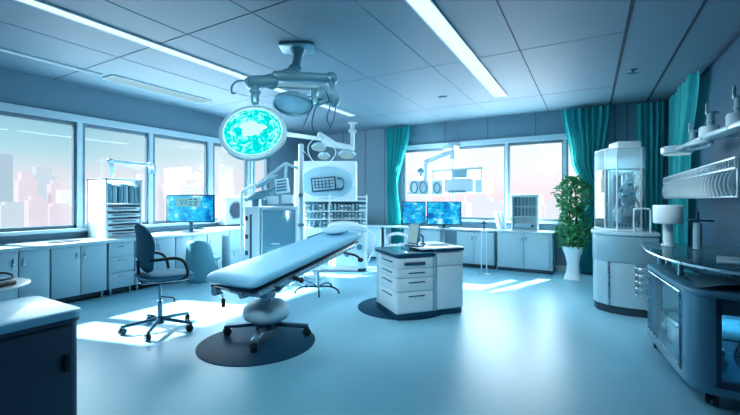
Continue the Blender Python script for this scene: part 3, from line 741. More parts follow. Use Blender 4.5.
obj('bar', B().bar(Q(432, 171.5), Q(483.5, 168), .05, .06).bar(Q(482, 168), Q(482, 181), .05, .05).bar(Q(434, 171), Q(434, 182), .05, .05), M['white'], t)
def pbox(nm, u0, v0, u1, v1, m, d=.16):
    a = Q(u0, v1); c = Q(u1, v0)
    return obj(nm, B().box(((a.x + c.x) / 2, (a.y + c.y) / 2, (a.z + c.z) / 2), (c.x - a.x, d, abs(c.z - a.z)), bev=.015), M[m], t)
x_ = pbox('sensor_box', 410, 180, 430, 195, 'white'); 
for cu in (415.5, 424.5): obj('dial', B().torus(Q(cu, 187.5) + Vector((0, -.09, 0)), .085, .014, Matrix.Rotation(PI / 2, 3, 'X'), sy=1.5), M['lampgrey'], x_)
x_ = pbox('gauge_box', 433, 180, 443.5, 195, 'white')
obj('dial', B().torus(Q(438.2, 188) + Vector((0, -.09, 0)), .075, .014, Matrix.Rotation(PI / 2, 3, 'X'), sy=1.5), M['lampgrey'], x_)
x_ = pbox('control_box', 445, 178.5, 474, 193, 'white')
obj('slot_panel', B().box(Q(458, 191.8) + Vector((0, -.10, 0)), (.40, .03, .05), bev=.004), M['lampgrey'], x_)
pbox('end_box', 475.5, 179.5, 483, 193, 'white', .12)
pbox('upper_box', 452.5, 170.5, 468, 178, 'paleblue', .14)
obj('camera_knob', B().cyl(Q(418.5, 171), Q(424.5, 171.5), .05).cyl(Q(421, 168), Q(421, 176), .03), M['lampgrey'], t)

# ================================================================== CURTAINS
def curtain(label, ax, edges, depth, n, wall):
    """edges: list of (z, lo, hi)"""
    def e(z):
        E = sorted(edges)
        for i in range(len(E) - 1):
            if E[i][0] <= z <= E[i + 1][0] + 1e-6:
                k = (z - E[i][0]) / (E[i + 1][0] - E[i][0]); k = k * k * (3 - 2 * k)
                return E[i][1] * (1 - k) + E[i + 1][1] * k, E[i][2] * (1 - k) + E[i + 1][2] * k
        return E[-1][1:]
    z0, z1 = min(x[0] for x in edges), max(x[0] for x in edges)
    def f(u, v):
        z = z0 + (z1 - z0) * v; lo, hi = e(z); a = lo + (hi - lo) * u
        d = depth * .5 * math.sin(2 * PI * n * u + .6 * math.sin(v * 3)) + depth * .18 * math.sin(2 * PI * n * 2.3 * u + 1)
        if ax == 'x': return Vector((a, wall + d, z))
        return Vector((wall + d, a, z))
    b = B(); b.grid(f, n * 12, 30)
    o = obj('curtain', b, M['curtain'], None, 180)
    tag(o, label, 'curtain')
    return o
curtain('teal curtain at the left end of the back window', 'x', [(.02, -4.42, -3.98), (1.0, -4.44, -4.08), (1.75, -4.46, -4.16), (3.26, -4.50, -3.82)], .10, 6, YB - .19)
curtain('teal curtain gathered at the right end of the back window behind the plant', 'x', [(.02, -.32, .12), (1.0, -.22, .16), (1.45, -.02, .20), (2.3, -.34, .24), (3.26, -.50, .34)], .11, 7, YB - .19)
curtain('teal curtain on the back wall beside the right corner', 'x', [(.02, .75, 1.16), (1.5, .78, 1.16), (3.24, .75, 1.18)], .09, 5, YB - .13)
curtain('teal curtain along the far end of the right wall', 'y', [(.02, 7.62, 8.62), (1.5, 7.60, 8.60), (2.1, 7.40, 8.6), (3.22, 6.8, 8.65)], .10, 9, XR - .16)

# ================================================================== PLANT
p = pt(573, 281, 6.95)
PL = thing('potted_plant', 'tall leafy green plant in a tapered white pot by the back curtain', 'plant', (p.x, p.y, 0), 0)
def pot():
    b = B()
    prof = [(.0, .14), (.03, .155), (.15, .115), (.30, .10), (.45, .13), (.58, .175), (.62, .185)]
    def sq(r, a):
        e = .6; return Vector((math.copysign(abs(math.cos(a)) ** e, math.cos(a)) * r, math.copysign(abs(math.sin(a)) ** e, math.sin(a)) * r, 0))
    def f(u, v):
        k = v * (len(prof) - 1); i = min(len(prof) - 2, int(k)); fr = k - i
        z = prof[i][0] * (1 - fr) + prof[i + 1][0] * fr; r = prof[i][1] * (1 - fr) + prof[i + 1][1] * fr
        q = sq(r, 2 * PI * u + .4 * z); q.z = z; return q
    b.grid(f, 40, 24); bmesh.ops.remove_doubles(b.bm, verts=b.bm.verts, dist=.0005); return b
obj('pot', pot(), M['pot'], PL)
obj('soil', B().cyl((0, 0, .56), (0, 0, .59), .155), M['soil'], PL)
rl = random.Random(11)
st = B()
for k in range(4):
    a = k * 1.6; st.tube([(.03 * math.cos(a), .03 * math.sin(a), .58), (.08 * math.cos(a + .5), .08 * math.sin(a + .5), 1.0), (.07 * math.cos(a + 1), .07 * math.sin(a + 1), 1.4), (.05 * math.cos(a), .05 * math.sin(a), 1.72)], .011)
obj('stem', st, M['stem'], PL)
lf = B()
for k in range(1100):
    z = rl.uniform(.60, 1.84); w_ = .20 + .045 * math.sin(z * 9) + (.04 if z > 1.3 else 0); w_ *= min(1, (1.95 - z) / .25)
    a = rl.uniform(0, 2 * PI); r = w_ * math.sqrt(rl.random())
    c = Vector((r * math.cos(a), r * math.sin(a), z)); L = rl.uniform(.07, .12); wd = L * .3
    d = Vector((math.cos(a) * rl.uniform(.3, 1), math.sin(a) * rl.uniform(.3, 1), rl.uniform(-.6, .7))).normalized()
    s = d.cross(Vector((rl.uniform(-.4, .4), rl.uniform(-.4, .4), 1))).normalized() * wd; nn = s.cross(d).normalized() * wd * .4
    v = [lf.bm.verts.new(x) for x in (c, c + d * L * .4 + s + nn, c + d * L * .75 + s * .7 + nn, c + d * L, c + d * L * .75 - s * .7 + nn, c + d * L * .4 - s + nn, c + d * L * .5)]
    for i in range(5): lf.bm.faces.new((v[i], v[i + 1], v[6]))
    lf.bm.faces.new((v[5], v[0], v[6]))
obj('foliage', lf, M['leaf'], PL, 0)

# ================================================================== CURVED COUNTER + GLASS CASE
t = thing('curved_counter', 'tall pale blue counter with faceted front under the glass apparatus case', 'counter', (.40, 6.15, 0), 0)
poly = [(-.37, .40), (-.385, -.08), (-.34, -.24), (-.20, -.36), (0, -.42), (.22, -.40), (.34, -.36), (.34, .40)]
sc = lambda k, P: [(x * k, y * k) for x, y in P]
obj('body', B().prism(sc(.94, poly), .10, 1.0, .006), M['cab'], t, 30)
obj('upper_band', B().prism(sc(.965, poly), .66, .99, .006), M['paleblue'], t, 30)
obj('plinth', B().prism(sc(.90, poly), 0, .10), M['dark'], t)
obj('top', B().prism(sc(1.0, poly), 1.0, 1.05, .01), M['cabtop'], t, 30)
for (x0, y0) in ((-.20, -.36), (.22, -.40)): obj('joint_strip', B().cyl((x0 * .955, y0 * .955, .10), (x0 * .955, y0 * .955, .66), .012, n=8), M['metal'], t)
# glass case
t = thing('glass_case', 'clear glass apparatus case with a stepped white top on the curved counter', 'glass case', (.36, 6.12, 1.05), math.radians(20))
w2, d2, hh = .235, .22, 1.06
g = B()
cp = [(-w2, -.10), (-w2, d2), (w2, d2), (w2, -.10), (w2 * .6, -d2), (-w2 * .6, -d2)]
for i in range(6):
    a, c = Vector((*cp[i], 0)), Vector((*cp[(i + 1) % 6], 0)); mid = (a + c) / 2; dd = c - a
    g.box((mid.x, mid.y, hh / 2), (dd.length, .008, hh), (0, 0, math.atan2(dd.y, dd.x)))
obj('glass_wall', g, M['cglass'], t)
fr_ = B()
for x, y in cp: fr_.cyl((x, y, 0), (x, y, hh), .010, n=8)
obj('edge_frame', fr_, M['white2'], t)
obj('collar', B().prism([(x * 1.03, y * 1.03) for x, y in cp], .80, 1.06, .01), M['haze_glass'], t)
obj('roof', B().prism([(x * 1.02, y * 1.02) for x, y in cp], 1.06, 1.08, .006).bb(-.09, .19, -.12, .16, 1.08, 1.17, .015), M['white2'], t)
obj('base', B().prism([(x * 1.05, y * 1.05) for x, y in cp], 0, .03, .008), M['white2'], t)
# apparatus within
t = thing('lab_apparatus', 'white pumping apparatus with pipes and flasks inside the glass case', 'apparatus', (.38, 6.13, 1.082), math.radians(20))
obj('column', B().bb(-.16, -.11, .0, .06, 0, .74, .01).bb(-.16, .12, .02, .06, .70, .76, .01).bb(.02, .16, .04, .10, .30, .72, .01), M['white2'], t)
obj('vessel', B().lathe([(.05, .05), (.14, .09), (.165, .16), (.13, .23), (.05, .27), (.035, .34)], c=(.02, -.04, 0)), M['white2'], t)
obj('pipe', B().tube([(.0, -.05, .33), (-.07, -.07, .44), (.0, -.06, .52), (.08, -.06, .46), (.1, -.05, .60)], .014).tube([(-.1, 0, .2), (-.05, -.05, .5), (.02, -.04, .62), (.04, 0, .7)], .012).tube([(.1, -.1, .1), (.15, -.1, .3), (.1, -.08, .42), (.14, -.08, .55)], .012), M['paper'], t)
obj('valve', B().ell((-.05, -.06, .50), (.03, .03, .04)).ell((.09, -.06, .46), (.03, .03, .03)).ell((.0, -.06, .42), (.04, .03, .02)).ell((.06, -.06, .58), (.03, .03, .03)), M['cyan'], t)
b = B()
for k in range(7):
    a = PI * k / 7; c, s = math.cos(a), math.sin(a)
    b.tube([(.18 * c + .02, -.04 + .15 * s, .02), (.17 * c + .02, -.04 + .14 * s, .18), (.1 * c + .02, -.04 + .09 * s, .27), (.02, -.04, .29), (-.1 * c + .02, -.04 - .09 * s, .27), (-.17 * c + .02, -.04 - .14 * s, .18), (-.18 * c + .02, -.04 - .15 * s, .02)], .005, 6)
obj('wire_cage', b, M['metal'], t)
t = thing('canister', 'small pale blue canister with a white lid inside the glass case', 'canister', (.175, 6.10, 1.082), math.radians(20))
obj('body', B().cyl((0, 0, 0), (0, 0, .30), .030), M['paleblue'], t); obj('lid', B().cyl((0, 0, .30), (0, 0, .33), .032), M['white2'], t)
# wire rail next to case
o = obj('towel_rail', B().tube([(-.14, -.12, 0), (-.14, -.12, .24), (-.10, -.12, .29), (.10, -.12, .29), (.14, -.12, .24), (.14, -.12, 0)], .010).tube([(-.14, .0, 0), (-.14, .0, .24), (-.10, .0, .29), (.10, .0, .29), (.14, .0, .24), (.14, .0, 0)], .010).bar((-.14, -.12, .01), (-.14, 0, .01), .02, .02).bar((.14, -.12, .01), (.14, 0, .01), .02, .02), M['white2'])
o.location = (.56, 5.86, 1.05); o.scale = (.6, .7, 1); tag(o, 'small white wire rail standing at the right end of the curved counter', 'rail')

# ================================================================== RIGHT GLASS-TOPPED CART
CT = thing('equipment_cart', 'dark blue glass-fronted cart on casters with curved glass worktop, right foreground', 'cart', (.98, 4.2, 0), 0)
px = lambda P: [(x - .98, y - 4.2) for x, y in P]
body = [(.505, 4.78), (.555, 4.2), (.612, 3.70), (.63, 3.60), (.67, 3.54), (.73, 3.51), (1.38, 3.44), (1.38, 4.85), (.56, 4.85)]
# floor & roof plates, posts
obj('bottom_plate', B().prism(px(body), .09, .15, .008), M['midblue'], CT, 30)
obj('top_plate', B().prism(px(body), .765, .80, .008), M['midblue'], CT, 30)
obj('back_panel', B().bb(.36, .38, -.76, .64, .2, .76), M['midblue'], CT)
obj('inner_wall', B().bb(.0, .36, .2, .22, .15, .765), M['midblue'], CT)
obj('corner_post', B().prism(px([(.607, 3.74), (.612, 3.70), (.63, 3.60), (.67, 3.54), (.73, 3.51), (.76, 3.507), (.76, 3.54), (.70, 3.56), (.66, 3.61), (.64, 3.74)]), .15, .765), M['cartblue'], CT, 60)
obj('far_post', B().prism(px([(.512, 4.72), (.507, 4.78), (.56, 4.845), (.62, 4.82), (.56, 4.70)]), .15, .765), M['cartblue'], CT, 60)
gd = obj('glass_door', B().prism(px([(.512, 4.72), (.605, 3.74), (.613, 3.742), (.52, 4.722)]), .15, .765), M['door_glass'], CT, 60)
obj('door_frame', B().tube([(x - .98, y - 4.2, z) for x, y, z in [(.508, 4.70, .17), (.60, 3.75, .17), (.60, 3.75, .745), (.508, 4.70, .745)]], .009, 8, 0, True), M['metal'], gd)
def ef(x0, x1, z0, z1, th, dy=0):
    f = lambda x: 3.51 - (x - .73) / .65 * .07 + .012 + dy
    a_, b_ = Vector((x0 - .98, f(x0) - 4.2, (z0 + z1) / 2)), Vector((x1 - .98, f(x1) - 4.2, (z0 + z1) / 2))
    return ((a_ + b_) / 2, ((b_ - a_).length, th, z1 - z0), (0, 0, math.atan2(b_.y - a_.y, b_.x - a_.x)))
obj('end_door', B().box(*ef(.78, 1.36, .2, .68, .008)), M['dglass'], CT)
b = B()
for q in ((.76, 1.38, .15, .20), (.76, 1.38, .66, .765), (.76, .79, .15, .765), (1.35, 1.38, .15, .765)): b.box(*ef(*q, .022))
obj('end_door_frame', b, M['navy'], CT)
obj('middle_shelf', B().prism(px([(.56, 4.18), (.63, 3.72), (.76, 3.56), (1.33, 3.50), (1.33, 4.18)]), .47, .482), M['tglass'], CT)
top = [(.53, 5.50), (.50, 5.1), (.49, 4.6), (.54, 4.15), (.64, 3.80), (.78, 3.58), (.96, 3.46), (1.38, 3.38), (1.40, 3.38), (1.40, 5.50)]
obj('glass_worktop', B().prism(px(top), .945, .96, .004), M['tglass'], CT, 30)
obj('worktop_edge', B().tube([(x - .98, y - 4.2, .952) for x, y in top[:8]], .012, 8, 4), M['metal'], CT)
for (x, y) in ((1.22, 3.62), (.66, 4.1), (.66, 4.7), (1.3, 4.7)): obj('worktop_post', B().cyl((x - .98, y - 4.2, .82), (x - .98, y - 4.2, .945), .02), M['metal'], CT)
obj('rear_post', B().cyl((-.30, 1.15, 0), (-.30, 1.15, .945), .025).cyl((.3, 1.15, 0), (.3, 1.15, .945), .025), M['metal'], CT)
for (x, y) in ((.59, 4.68), (.76, 3.60), (1.26, 3.55), (1.26, 4.7)):
    cb = caster(B(), 0, 0, .042, .03); bmesh.ops.transform(cb.bm, matrix=Matrix.Translation((x - .98, y - 4.2, 0)) @ Matrix.Rotation(1.2, 4, 'Z'), verts=cb.bm.verts)
    obj('caster', cb, M['black'], CT)
b = B()
for k in range(5): b.tube([(-.46, .62 + .04, .45 + k * .07), (-.54, .66, .45 + k * .07), (-.55, .84, .45 + k * .07), (-.42, .86, .45 + k * .07)], .006, 6)
b.cyl((-.55, .66, .43), (-.55, .66, .75), .006, n=6).cyl((-.55, .84, .43), (-.55, .84, .75), .006, n=6).cyl((-.42, .86, .43), (-.42, .86, .75), .006, n=6)
obj('wire_basket', b, M['metal'], CT)
# curved white sheet draped on the cart body
def sh(u, v):
    return Vector((-.30 + .62 * u, -.58 + 1.1 * v, .81 + .05 * math.sin(PI * u) * (1 - v) + .02 * math.sin(4 * v)))
o = obj('folded_drape', B().grid(sh, 14, 14), M['bluepanel'], CT); 
# contents of cart
r5 = random.Random(5)
items = [(.70, 4.50, .205, .16, .2, .18, 'white2'), (.72, 4.27, .205, .15, .16, .2, 'paper')]
t = thing('supply_box', 'white supply box on the bottom shelf behind the cart glass', 'box', (.74, 4.42, .155), .1)
obj('box', B().bb(-.10, .10, -.13, .13, 0, .17, .01), M['white2'], t); obj('lid', B().bb(-.105, .105, -.135, .135, .17, .19, .006), M['paleblue'], t)
for k, (x, y, z) in enumerate([(.72, 4.10, .49), (.72, 3.98, .49), (.73, 3.87, .49)]):
    t = thing('supply_jar', 'small white jar on the middle shelf behind the cart glass', 'jar', (x, y, z), 0, 'jars inside the glass-fronted cart')
    obj('jar', B().lathe([(.04, 0), (.045, .02), (.045, .13), (.03, .15)], n=18), M['paper'], t); obj('lid', B().cyl((0, 0, .15), (0, 0, .17), .035, n=16), M['midblue'], t)
o = obj('folded_cloth', B().vbox(-.11, .11, -.13, .13, 0, .09, .03, .03).vbox(-.10, .10, -.12, .12, .09, .16, .03, .03), M['paper']); o.location = (.80, 3.98, .155); tag(o, 'folded white cloths at the bottom of the cart behind the side glass', 'cloth')
o = obj('coiled_hose', B().tube([(0.14 * math.cos(k * .6) * (1 - k * .006), .02 * math.sin(k * .3), .17 + .13 * math.sin(k * .6)) for k in range(34)], .011, 8, 2).tube([(.10, .0, .29), (.04, -.02, .40), (-.05, 0, .46)], .014), M['metal'])
o.location = (1.05, 3.72, .155); tag(o, 'coiled grey hose seen through the dark end door of the cart', 'hose')

# stuff on the glass worktop
t = thing('drum_lamp', 'white drum-shaped lamp on a thick stem at the far end of the glass worktop', 'lamp', (.72, 5.13, .962), 0)
obj('base', B().cyl((0, 0, 0), (0, 0, .02), .06), M['white2'], t); obj('stem', B().cyl((0, 0, .02), (0, 0, .24), .045), M['white2'], t)
obj('lamp_shade', B().lathe([(.01, .24), (.125, .24), (.13, .25), (.13, .425), (.125, .435), (.01, .435)], n=36), M['paper'], t)
t = thing('basin_tap', 'grey tap with a flat crosswise lever next to the drum lamp', 'tap', (.93, 4.95, .962), TH)
obj('body', B().cyl((0, 0, 0), (0, 0, .26), .036), M['paleblue'], t); obj('lever', B().bar((-.10, 0, .29), (.15, 0, .28), .05, .018).cyl((0, 0, .26), (0, 0, .37), .014), M['dmetal'], t)
t = thing('laptop', 'slim closed silver tablet computer on the right worktop with a black cable loop', 'laptop', (1.10, 4.03, .962), math.radians(-12))
obj('base', B().vbox(-.22, .20, -.20, .22, 0, .018, .02, .004), M['white2'], t)
obj('trackpad', B().bb(-.14, .12, -.06, .16, .018, .021), M['paleblue'], t)
obj('stylus_arm', B().tube([(.16, .18, .018), (.12, .2, .10), (.18, .16, .22), (.27, .08, .28)], .010), M['black'], t)

# ================================================================== WALL RACK (right)
RK = thing('wall_rack', 'long white slatted rack mounted along the right wall', 'rack', (1.20, 5.65, 1.45), 0)
b = B(); L = 1.68
for z in (.33, .25): b.bar((-.22, -L, z), (-.22, L, z), .018, .018, .003)
for k in range(43):
    y = -L + 2 * L * k / 42; b.bar((-.22, y, .25), (-.22, y, .33), .022, .010, 0)
obj('slotted_rail', b, M['white2'], RK)
obj('shelf', B().bb(-.22, .21, -L, L, .325, .34, .004), M['paleblue'], RK)
obj('back_plate', B().bb(.19, .21, -L, L, .02, .33, .004), M['midblue'], RK)
obj('lower_rail', B().bar((-.20, -L, .03), (-.20, L, .03), .022, .022, .004).bar((0, -L, .03), (0, L, .03), .016, .016, .004), M['white2'], RK)
for y in (-L, L): obj('end_bracket', B().bb(-.22, .21, y - .012, y + .012, .02, .34, .004), M['white2'], RK)
first = None
for k in range(27):
    y = 5.65 - 1.60 + k * 3.20 / 26
    if first is None:
        first = thing('hanging_scoop', 'curved white scoop hanging in the row under the slatted wall rack', 'scoop', (.985, y, 1.80), 0, 'scoops hanging in the right wall rack')
        def sc_(u, v):
            a = PI * .95 * v
            return Vector((-.02 * math.sin(a) + .01 + (u - .5) * .045, .035 * math.sin(a) + (u - .5) * .01, -.11 - .21 * v))
        o = obj('blade', B().grid(sc_, 3, 10), M['paper'], first, 80); md = o.modifiers.new('s', 'SOLIDIFY'); md.thickness = .006
        obj('hook', B().tube([(.0, 0, -.04), (-.02, 0, -.06), (.0, 0, -.09), (.01, 0, -.12)], .005, 6), M['metal'], first)
    else:
        dup(first, (.985, y, 1.80))

# ================================================================== WALL LAMP ARM (right)
WA = thing('wall_lamp_arm', 'white jointed arm with three round lamp heads above the wall rack', 'wall lamp', (1.40, 5.3, 2.12), 0)
o_ = Vector((1.40, 5.3, 2.12))
def W(x, y, z): return Vector((x, y, z)) - o_
obj('wall_mount', B().bb(-.02, .018, -.1, .1, -.12, .12, .01).bar((0, 0, 0), W(1.10, 5.25, 2.12), .12, .06), M['white2'], WA)
obj('arm_plate', B().bar(W(1.12, 4.1, 2.07), W(1.06, 5.1, 2.09), .15, .05, .02).bar(W(1.07, 5.05, 2.09), W(1.02, 6.0, 2.09), .17, .045, .02).bar(W(1.03, 5.9, 2.10), W(1.0, 6.4, 2.12), .10, .04, .015), M['white2'], WA)
obj('arm_loop', B().torus(W(1.0, 5.4, 2.04), .2, .018, sx=.55, sy=1.8), M['white2'], WA)
def head(x, y, z, r, h):
    hd_ = obj('lamp_head', B().lathe([(r * .9, -h / 2), (r, -h / 2 + .01), (r, h / 2 - .02), (r * .9, h / 2), (.01, h / 2)], c=W(x, y, z), n=36), M['white2'], WA)
    obj('lens', B().cyl(W(x, y, z - h / 2 - .012), W(x, y, z - h / 2), r * .85, n=32), M['lampdim'], hd_)
head(1.0, 6.44, 2.11, .175, .10); head(1.05, 5.09, 2.14, .085, .11); head(1.10, 4.40, 2.13, .085, .12)
def fitting(x, y, z):
    obj('fitting', B().cyl(W(x, y, z), W(x, y, z + .16), .03, n=12).bar(W(x - .04, y, z + .15), W(x + .06, y, z + .15), .05, .03).bar(W(x - .03, y, z + .15), W(x - .03, y, z + .25), .025, .025).ell(W(x, y, z + .06), (.038, .038, .02)), M['paleblue'], WA)
fitting(1.06, 5.09, 2.18); fitting(1.1, 4.40, 2.18); fitting(1.04, 5.75, 2.10)

# sprinkler and detector on the ceiling
t = thing('ceiling_sprinkler', 'small dark sprinkler head on the ceiling between the two right seams', 'sprinkler', (.52, 6.6, H), 0)
obj('plate', B().cyl((0, 0, -.012), (0, 0, 0), .05), M['midblue'], t)
obj('head', B().cyl((0, 0, -.06), (0, 0, -.01), .018, n=10).bar((-.06, 0, -.05), (.08, .02, -.05), .03, .015), M['midblue'], t)
t = thing('smoke_detector', 'small flush round detector on the ceiling near the back window', 'detector', (-2.3, 6.65, H), 0)
obj('disc', B().lathe([(.08, 0), (.08, -.012), (.05, -.02), (.01, -.02)], n=28), M['ceil'], t); obj('vent_ring', B().torus((0, 0, -.018), .055, .004), M['seam2'], t)

# ================================================================== MAIN SURGICAL LAMP
mp = pt(298, 47, 4.65)
SL = thing('surgical_lamp', 'large ceiling-mounted surgical lamp with a glowing turquoise face and a second tilted head', 'surgical lamp', (mp.x, mp.y, H), TH)
RI = Matrix.Rotation(-TH, 3, 'Z')
def A(u, v, t):
    q = pt(u, v, t) - Vector((mp.x, mp.y, H)); return RI @ q
obj('ceiling_plate', B().vbox(-.21, .21, -.16, .16, -.035, 0, .05, .006), M['lampgrey'], SL)
obj('column', B().cyl((0, 0, -.035), (0, 0, -.13), .10, .055).cyl((0, 0, -.10), A(295, 72, 4.62), .055), M['lampgrey'], SL)
j0 = A(295, 70, 4.62); j1 = A(262, 82, 4.05); j2 = A(331, 79, 4.35); j3 = A(250, 85, 3.9)
obj('lower_arm', B().bar(j0, j1 + Vector((0, 0, .01)), .10, .085, .025).ell(j0, (.085, .085, .075)), M['lampgrey'], SL)
obj('arm_hub', B().bar(A(247, 83, 3.85), A(273, 81, 4.05), .14, .12, .035).ell(A(270, 82, 4.05), (.09, .09, .08)), M['lampgrey'], SL)
obj('upper_boom', B().bar(A(272, 76, 4.1), A(330, 79, 4.35), .13, .10, .03).ell(j2, (.075, .075, .08)), M['lampgrey'], SL)
obj('lower_boom', B().bar(A(272, 85.5, 4.05), A(320, 88, 4.25), .06, .045, .015), M['paleblue'], SL)
yk = obj('yoke', B().bar(A(331, 79, 4.35), A(333, 96, 4.32), .06, .10, .02).bar(A(314, 88, 4.25), A(316, 107, 4.2), .08, .10, .03).bar(A(315, 93, 4.22), A(335, 98, 4.3), .13, .15, .04).ell(A(334, 99, 4.3), (.07, .07, .09)).bar(A(318, 104, 4.2), A(337, 97, 4.3), .08, .05, .02), M['lampgrey'], SL)
# hanging cables
for cc in ([(326, 90, 4.2), (330, 105, 4.2), (327, 118, 4.2), (331, 128, 4.2)], [(314, 104, 4.2), (307, 118, 4.2), (303, 130, 4.2)], [(316, 106, 4.2), (312, 122, 4.2), (314, 132, 4.2)], [(336, 102, 4.3), (334, 118, 4.3), (329, 130, 4.3)]):
    obj('cable', B().tube([A(*x) for x in cc], .006, 6), M['dmetal'], yk)
obj('hook_cable', B().tube([A(247, 81, 3.85), A(238, 81, 3.85), A(232, 86, 3.85), A(232, 93, 3.85), A(235, 93, 3.85)], .010, 8), M['lampgrey'], SL)
# second head: tilted disc
c2 = A(293, 103, 4.22)
tilt = Matrix.Rotation(math.radians(-19), 3, 'X') @ Matrix.Rotation(math.radians(0), 3, 'Y')
h2 = obj('second_head', B().lathe([(.10, .05), (.17, .035), (.215, .0), (.215, -.04), (.195, -.045), (.19, -.01), (.02, .0)], c=c2, n=40, mtx=tilt), M['lampgrey'], SL)
obj('second_lens', B().lathe([(.188, -.012), (.188, -.02), (.01, -.02)], c=c2, n=36, mtx=tilt), M['paleblue'], h2)
obj('second_stem', B().bar(c2 + Vector((.12, 0, .03)), A(316, 98, 4.22), .06, .06, .02).tube([c2 + Vector((0, 0, .03)), c2 + Vector((.05, 0, .08)), A(306, 96, 4.22)], .018), M['lampgrey'], SL)
# main head facing the viewer
c1 = A(253.5, 133, 3.78)
obj('head_stem', B().bar(A(255, 86, 3.88), A(255, 104, 3.84), .07, .08, .02).ell(A(255, 92, 3.86), (.06, .06, .03)), M['lampgrey'], SL)
face = Matrix.Rotation(math.radians(90 - 27), 3, 'X')
face = Matrix.Rotation(math.radians(6), 3, 'Z') @ face
mh = obj('lamp_head', B().lathe([(.05, -.13), (.20, -.11), (.29, -.06), (.325, .0), (.325, .025), (.31, .035), (.29, .03), (.285, .028), (.02, .028)], c=c1, n=56, mtx=face), M['paleblue'], SL)
def disc(nm, r, z, m, parent, sy=1, off=(0, 0)):
    b = B(); nn = 48
    ring = [b.bm.verts.new(c1 + face @ Vector((off[0] + r * math.cos(2 * PI * k / nn), off[1] + r * sy * math.sin(2 * PI * k / nn), z))) for k in range(nn)]
    b.bm.faces.new(ring); return obj(nm, b, m, parent, 0)
def lampface():
    m = bpy.data.materials.new('lamp_face'); m.use_nodes = True; nt = m.node_tree; nt.nodes.clear()
    out = nt.nodes.new('ShaderNodeOutputMaterial'); e = nt.nodes.new('ShaderNodeEmission'); e.inputs[1].default_value = 1.15
    tc = nt.nodes.new('ShaderNodeTexCoord'); n = nt.nodes.new('ShaderNodeTexNoise'); n.inputs['Scale'].default_value = 14; n.inputs['Detail'].default_value = 6; n.inputs['Distortion'].default_value = 1.5
    nt.links.new(tc.outputs['Object'], n.inputs['Vector']); r = nt.nodes.new('ShaderNodeValToRGB'); q = r.color_ramp.elements
    q[0].position = .42; q[0].color = (0, .62, .62, 1); q[1].position = .62; q[1].color = (.35, 1, .95, 1); x = q.new(.54); x.color = (.0, .78, .74, 1)
    nt.links.new(n.outputs['Fac'], r.inputs[0]); nt.links.new(r.outputs[0], e.inputs[0]); nt.links.new(e.outputs[0], out.inputs[0]); return m
disc('lens', .285, .0305, lampface(), mh)
obj('lens_ring', B().torus(c1 + face @ Vector((0, 0, .033)), .277, .006, face, n=56), M['lampwhite'], mh)
b = B(); r9 = random.Random(2)
nn = 60; ring = []
for k in range(nn):
    a = 2 * PI * k / nn; rr = .095 * (1 + .12 * math.sin(3 * a + 1) + .10 * math.sin(5 * a) + .06 * math.sin(11 * a))
    ring.append(b.bm.verts.new(c1 + face @ Vector((-.01 + rr * 1.25 * math.cos(a), .03 + rr * .95 * math.sin(a), .034))))
b.bm.faces.new(ring); obj('bulb_cluster', b, M['lampwhite'], mh, 0)
for k in range(26):
    a = r9.uniform(0, 2 * PI); rr = r9.uniform(.15, .255); a2 = a + r9.uniform(.15, .5)
    P_ = [c1 + face @ Vector((rr * math.cos(a + (a2 - a) * i / 4), rr * math.sin(a + (a2 - a) * i / 4), .033)) for i in range(5)]
    obj('light_trace', B().tube(P_, .003, 5, 0), M['lampwhite'], mh)

# ================================================================== REAR LAMP ARM
rp = pt(352.5, 122.6, 9.2)
RL = thing('rear_ceiling_lamp', 'white ceiling arm with two small lamp discs over the imaging unit', 'ceiling lamp', (rp.x, rp.y, H), TH)
def A2(u, v, t): return RI @ (pt(u, v, t) - Vector((rp.x, rp.y, H)))
obj('column', B().cyl((0, 0, 0), A2(352.5, 150, 9.2), .055).cyl((0, 0, -.02), (0, 0, 0), .12).box(A2(352.5, 131, 9.2), (.2, .16, .07), bev=.02), M['white2'], RL)
obj('arm', B().bar(A2(354, 149, 9.2), A2(322, 142, 8.9), .14, .14, .03).bar(A2(340, 147, 9), A2(318, 133, 8.8), .10, .10, .03).bar(A2(322, 139, 8.9), A2(286, 134, 7.9), .10, .09, .03), M['white2'], RL)
def small_head(u, v, t, r, nm):
    c = A2(u, v, t)
    h_ = obj('lamp_disc', B().lathe([(r * .3, .08), (r * .8, .05), (r, 0), (r * .95, -.03), (.01, -.03)], c=c, n=32, mtx=Matrix.Rotation(math.radians(-20), 3, 'X')), M['paleblue'], RL)
    obj('lens', B().lathe([(r * .7, -.032), (r * .7, -.04), (.01, -.04)], c=c, n=28, mtx=Matrix.Rotation(math.radians(-20), 3, 'X')), M['lampdim'], h_)
small_head(319, 147, 8.6, .17, 0); small_head(347, 154.5, 8.9, .21, 1); small_head(324, 156, 8.4, .13, 2)
for cc in ([(318, 136, 8.7), (308, 146, 8.5), (312, 160, 8.4), (324, 166, 8.4)], [(330, 142, 8.8), (336, 152, 8.6), (330, 162, 8.4), (324, 166, 8.4)]):
    obj('cable', B().tube([A2(*x) for x in cc], .010, 6), M['white2'], RL)

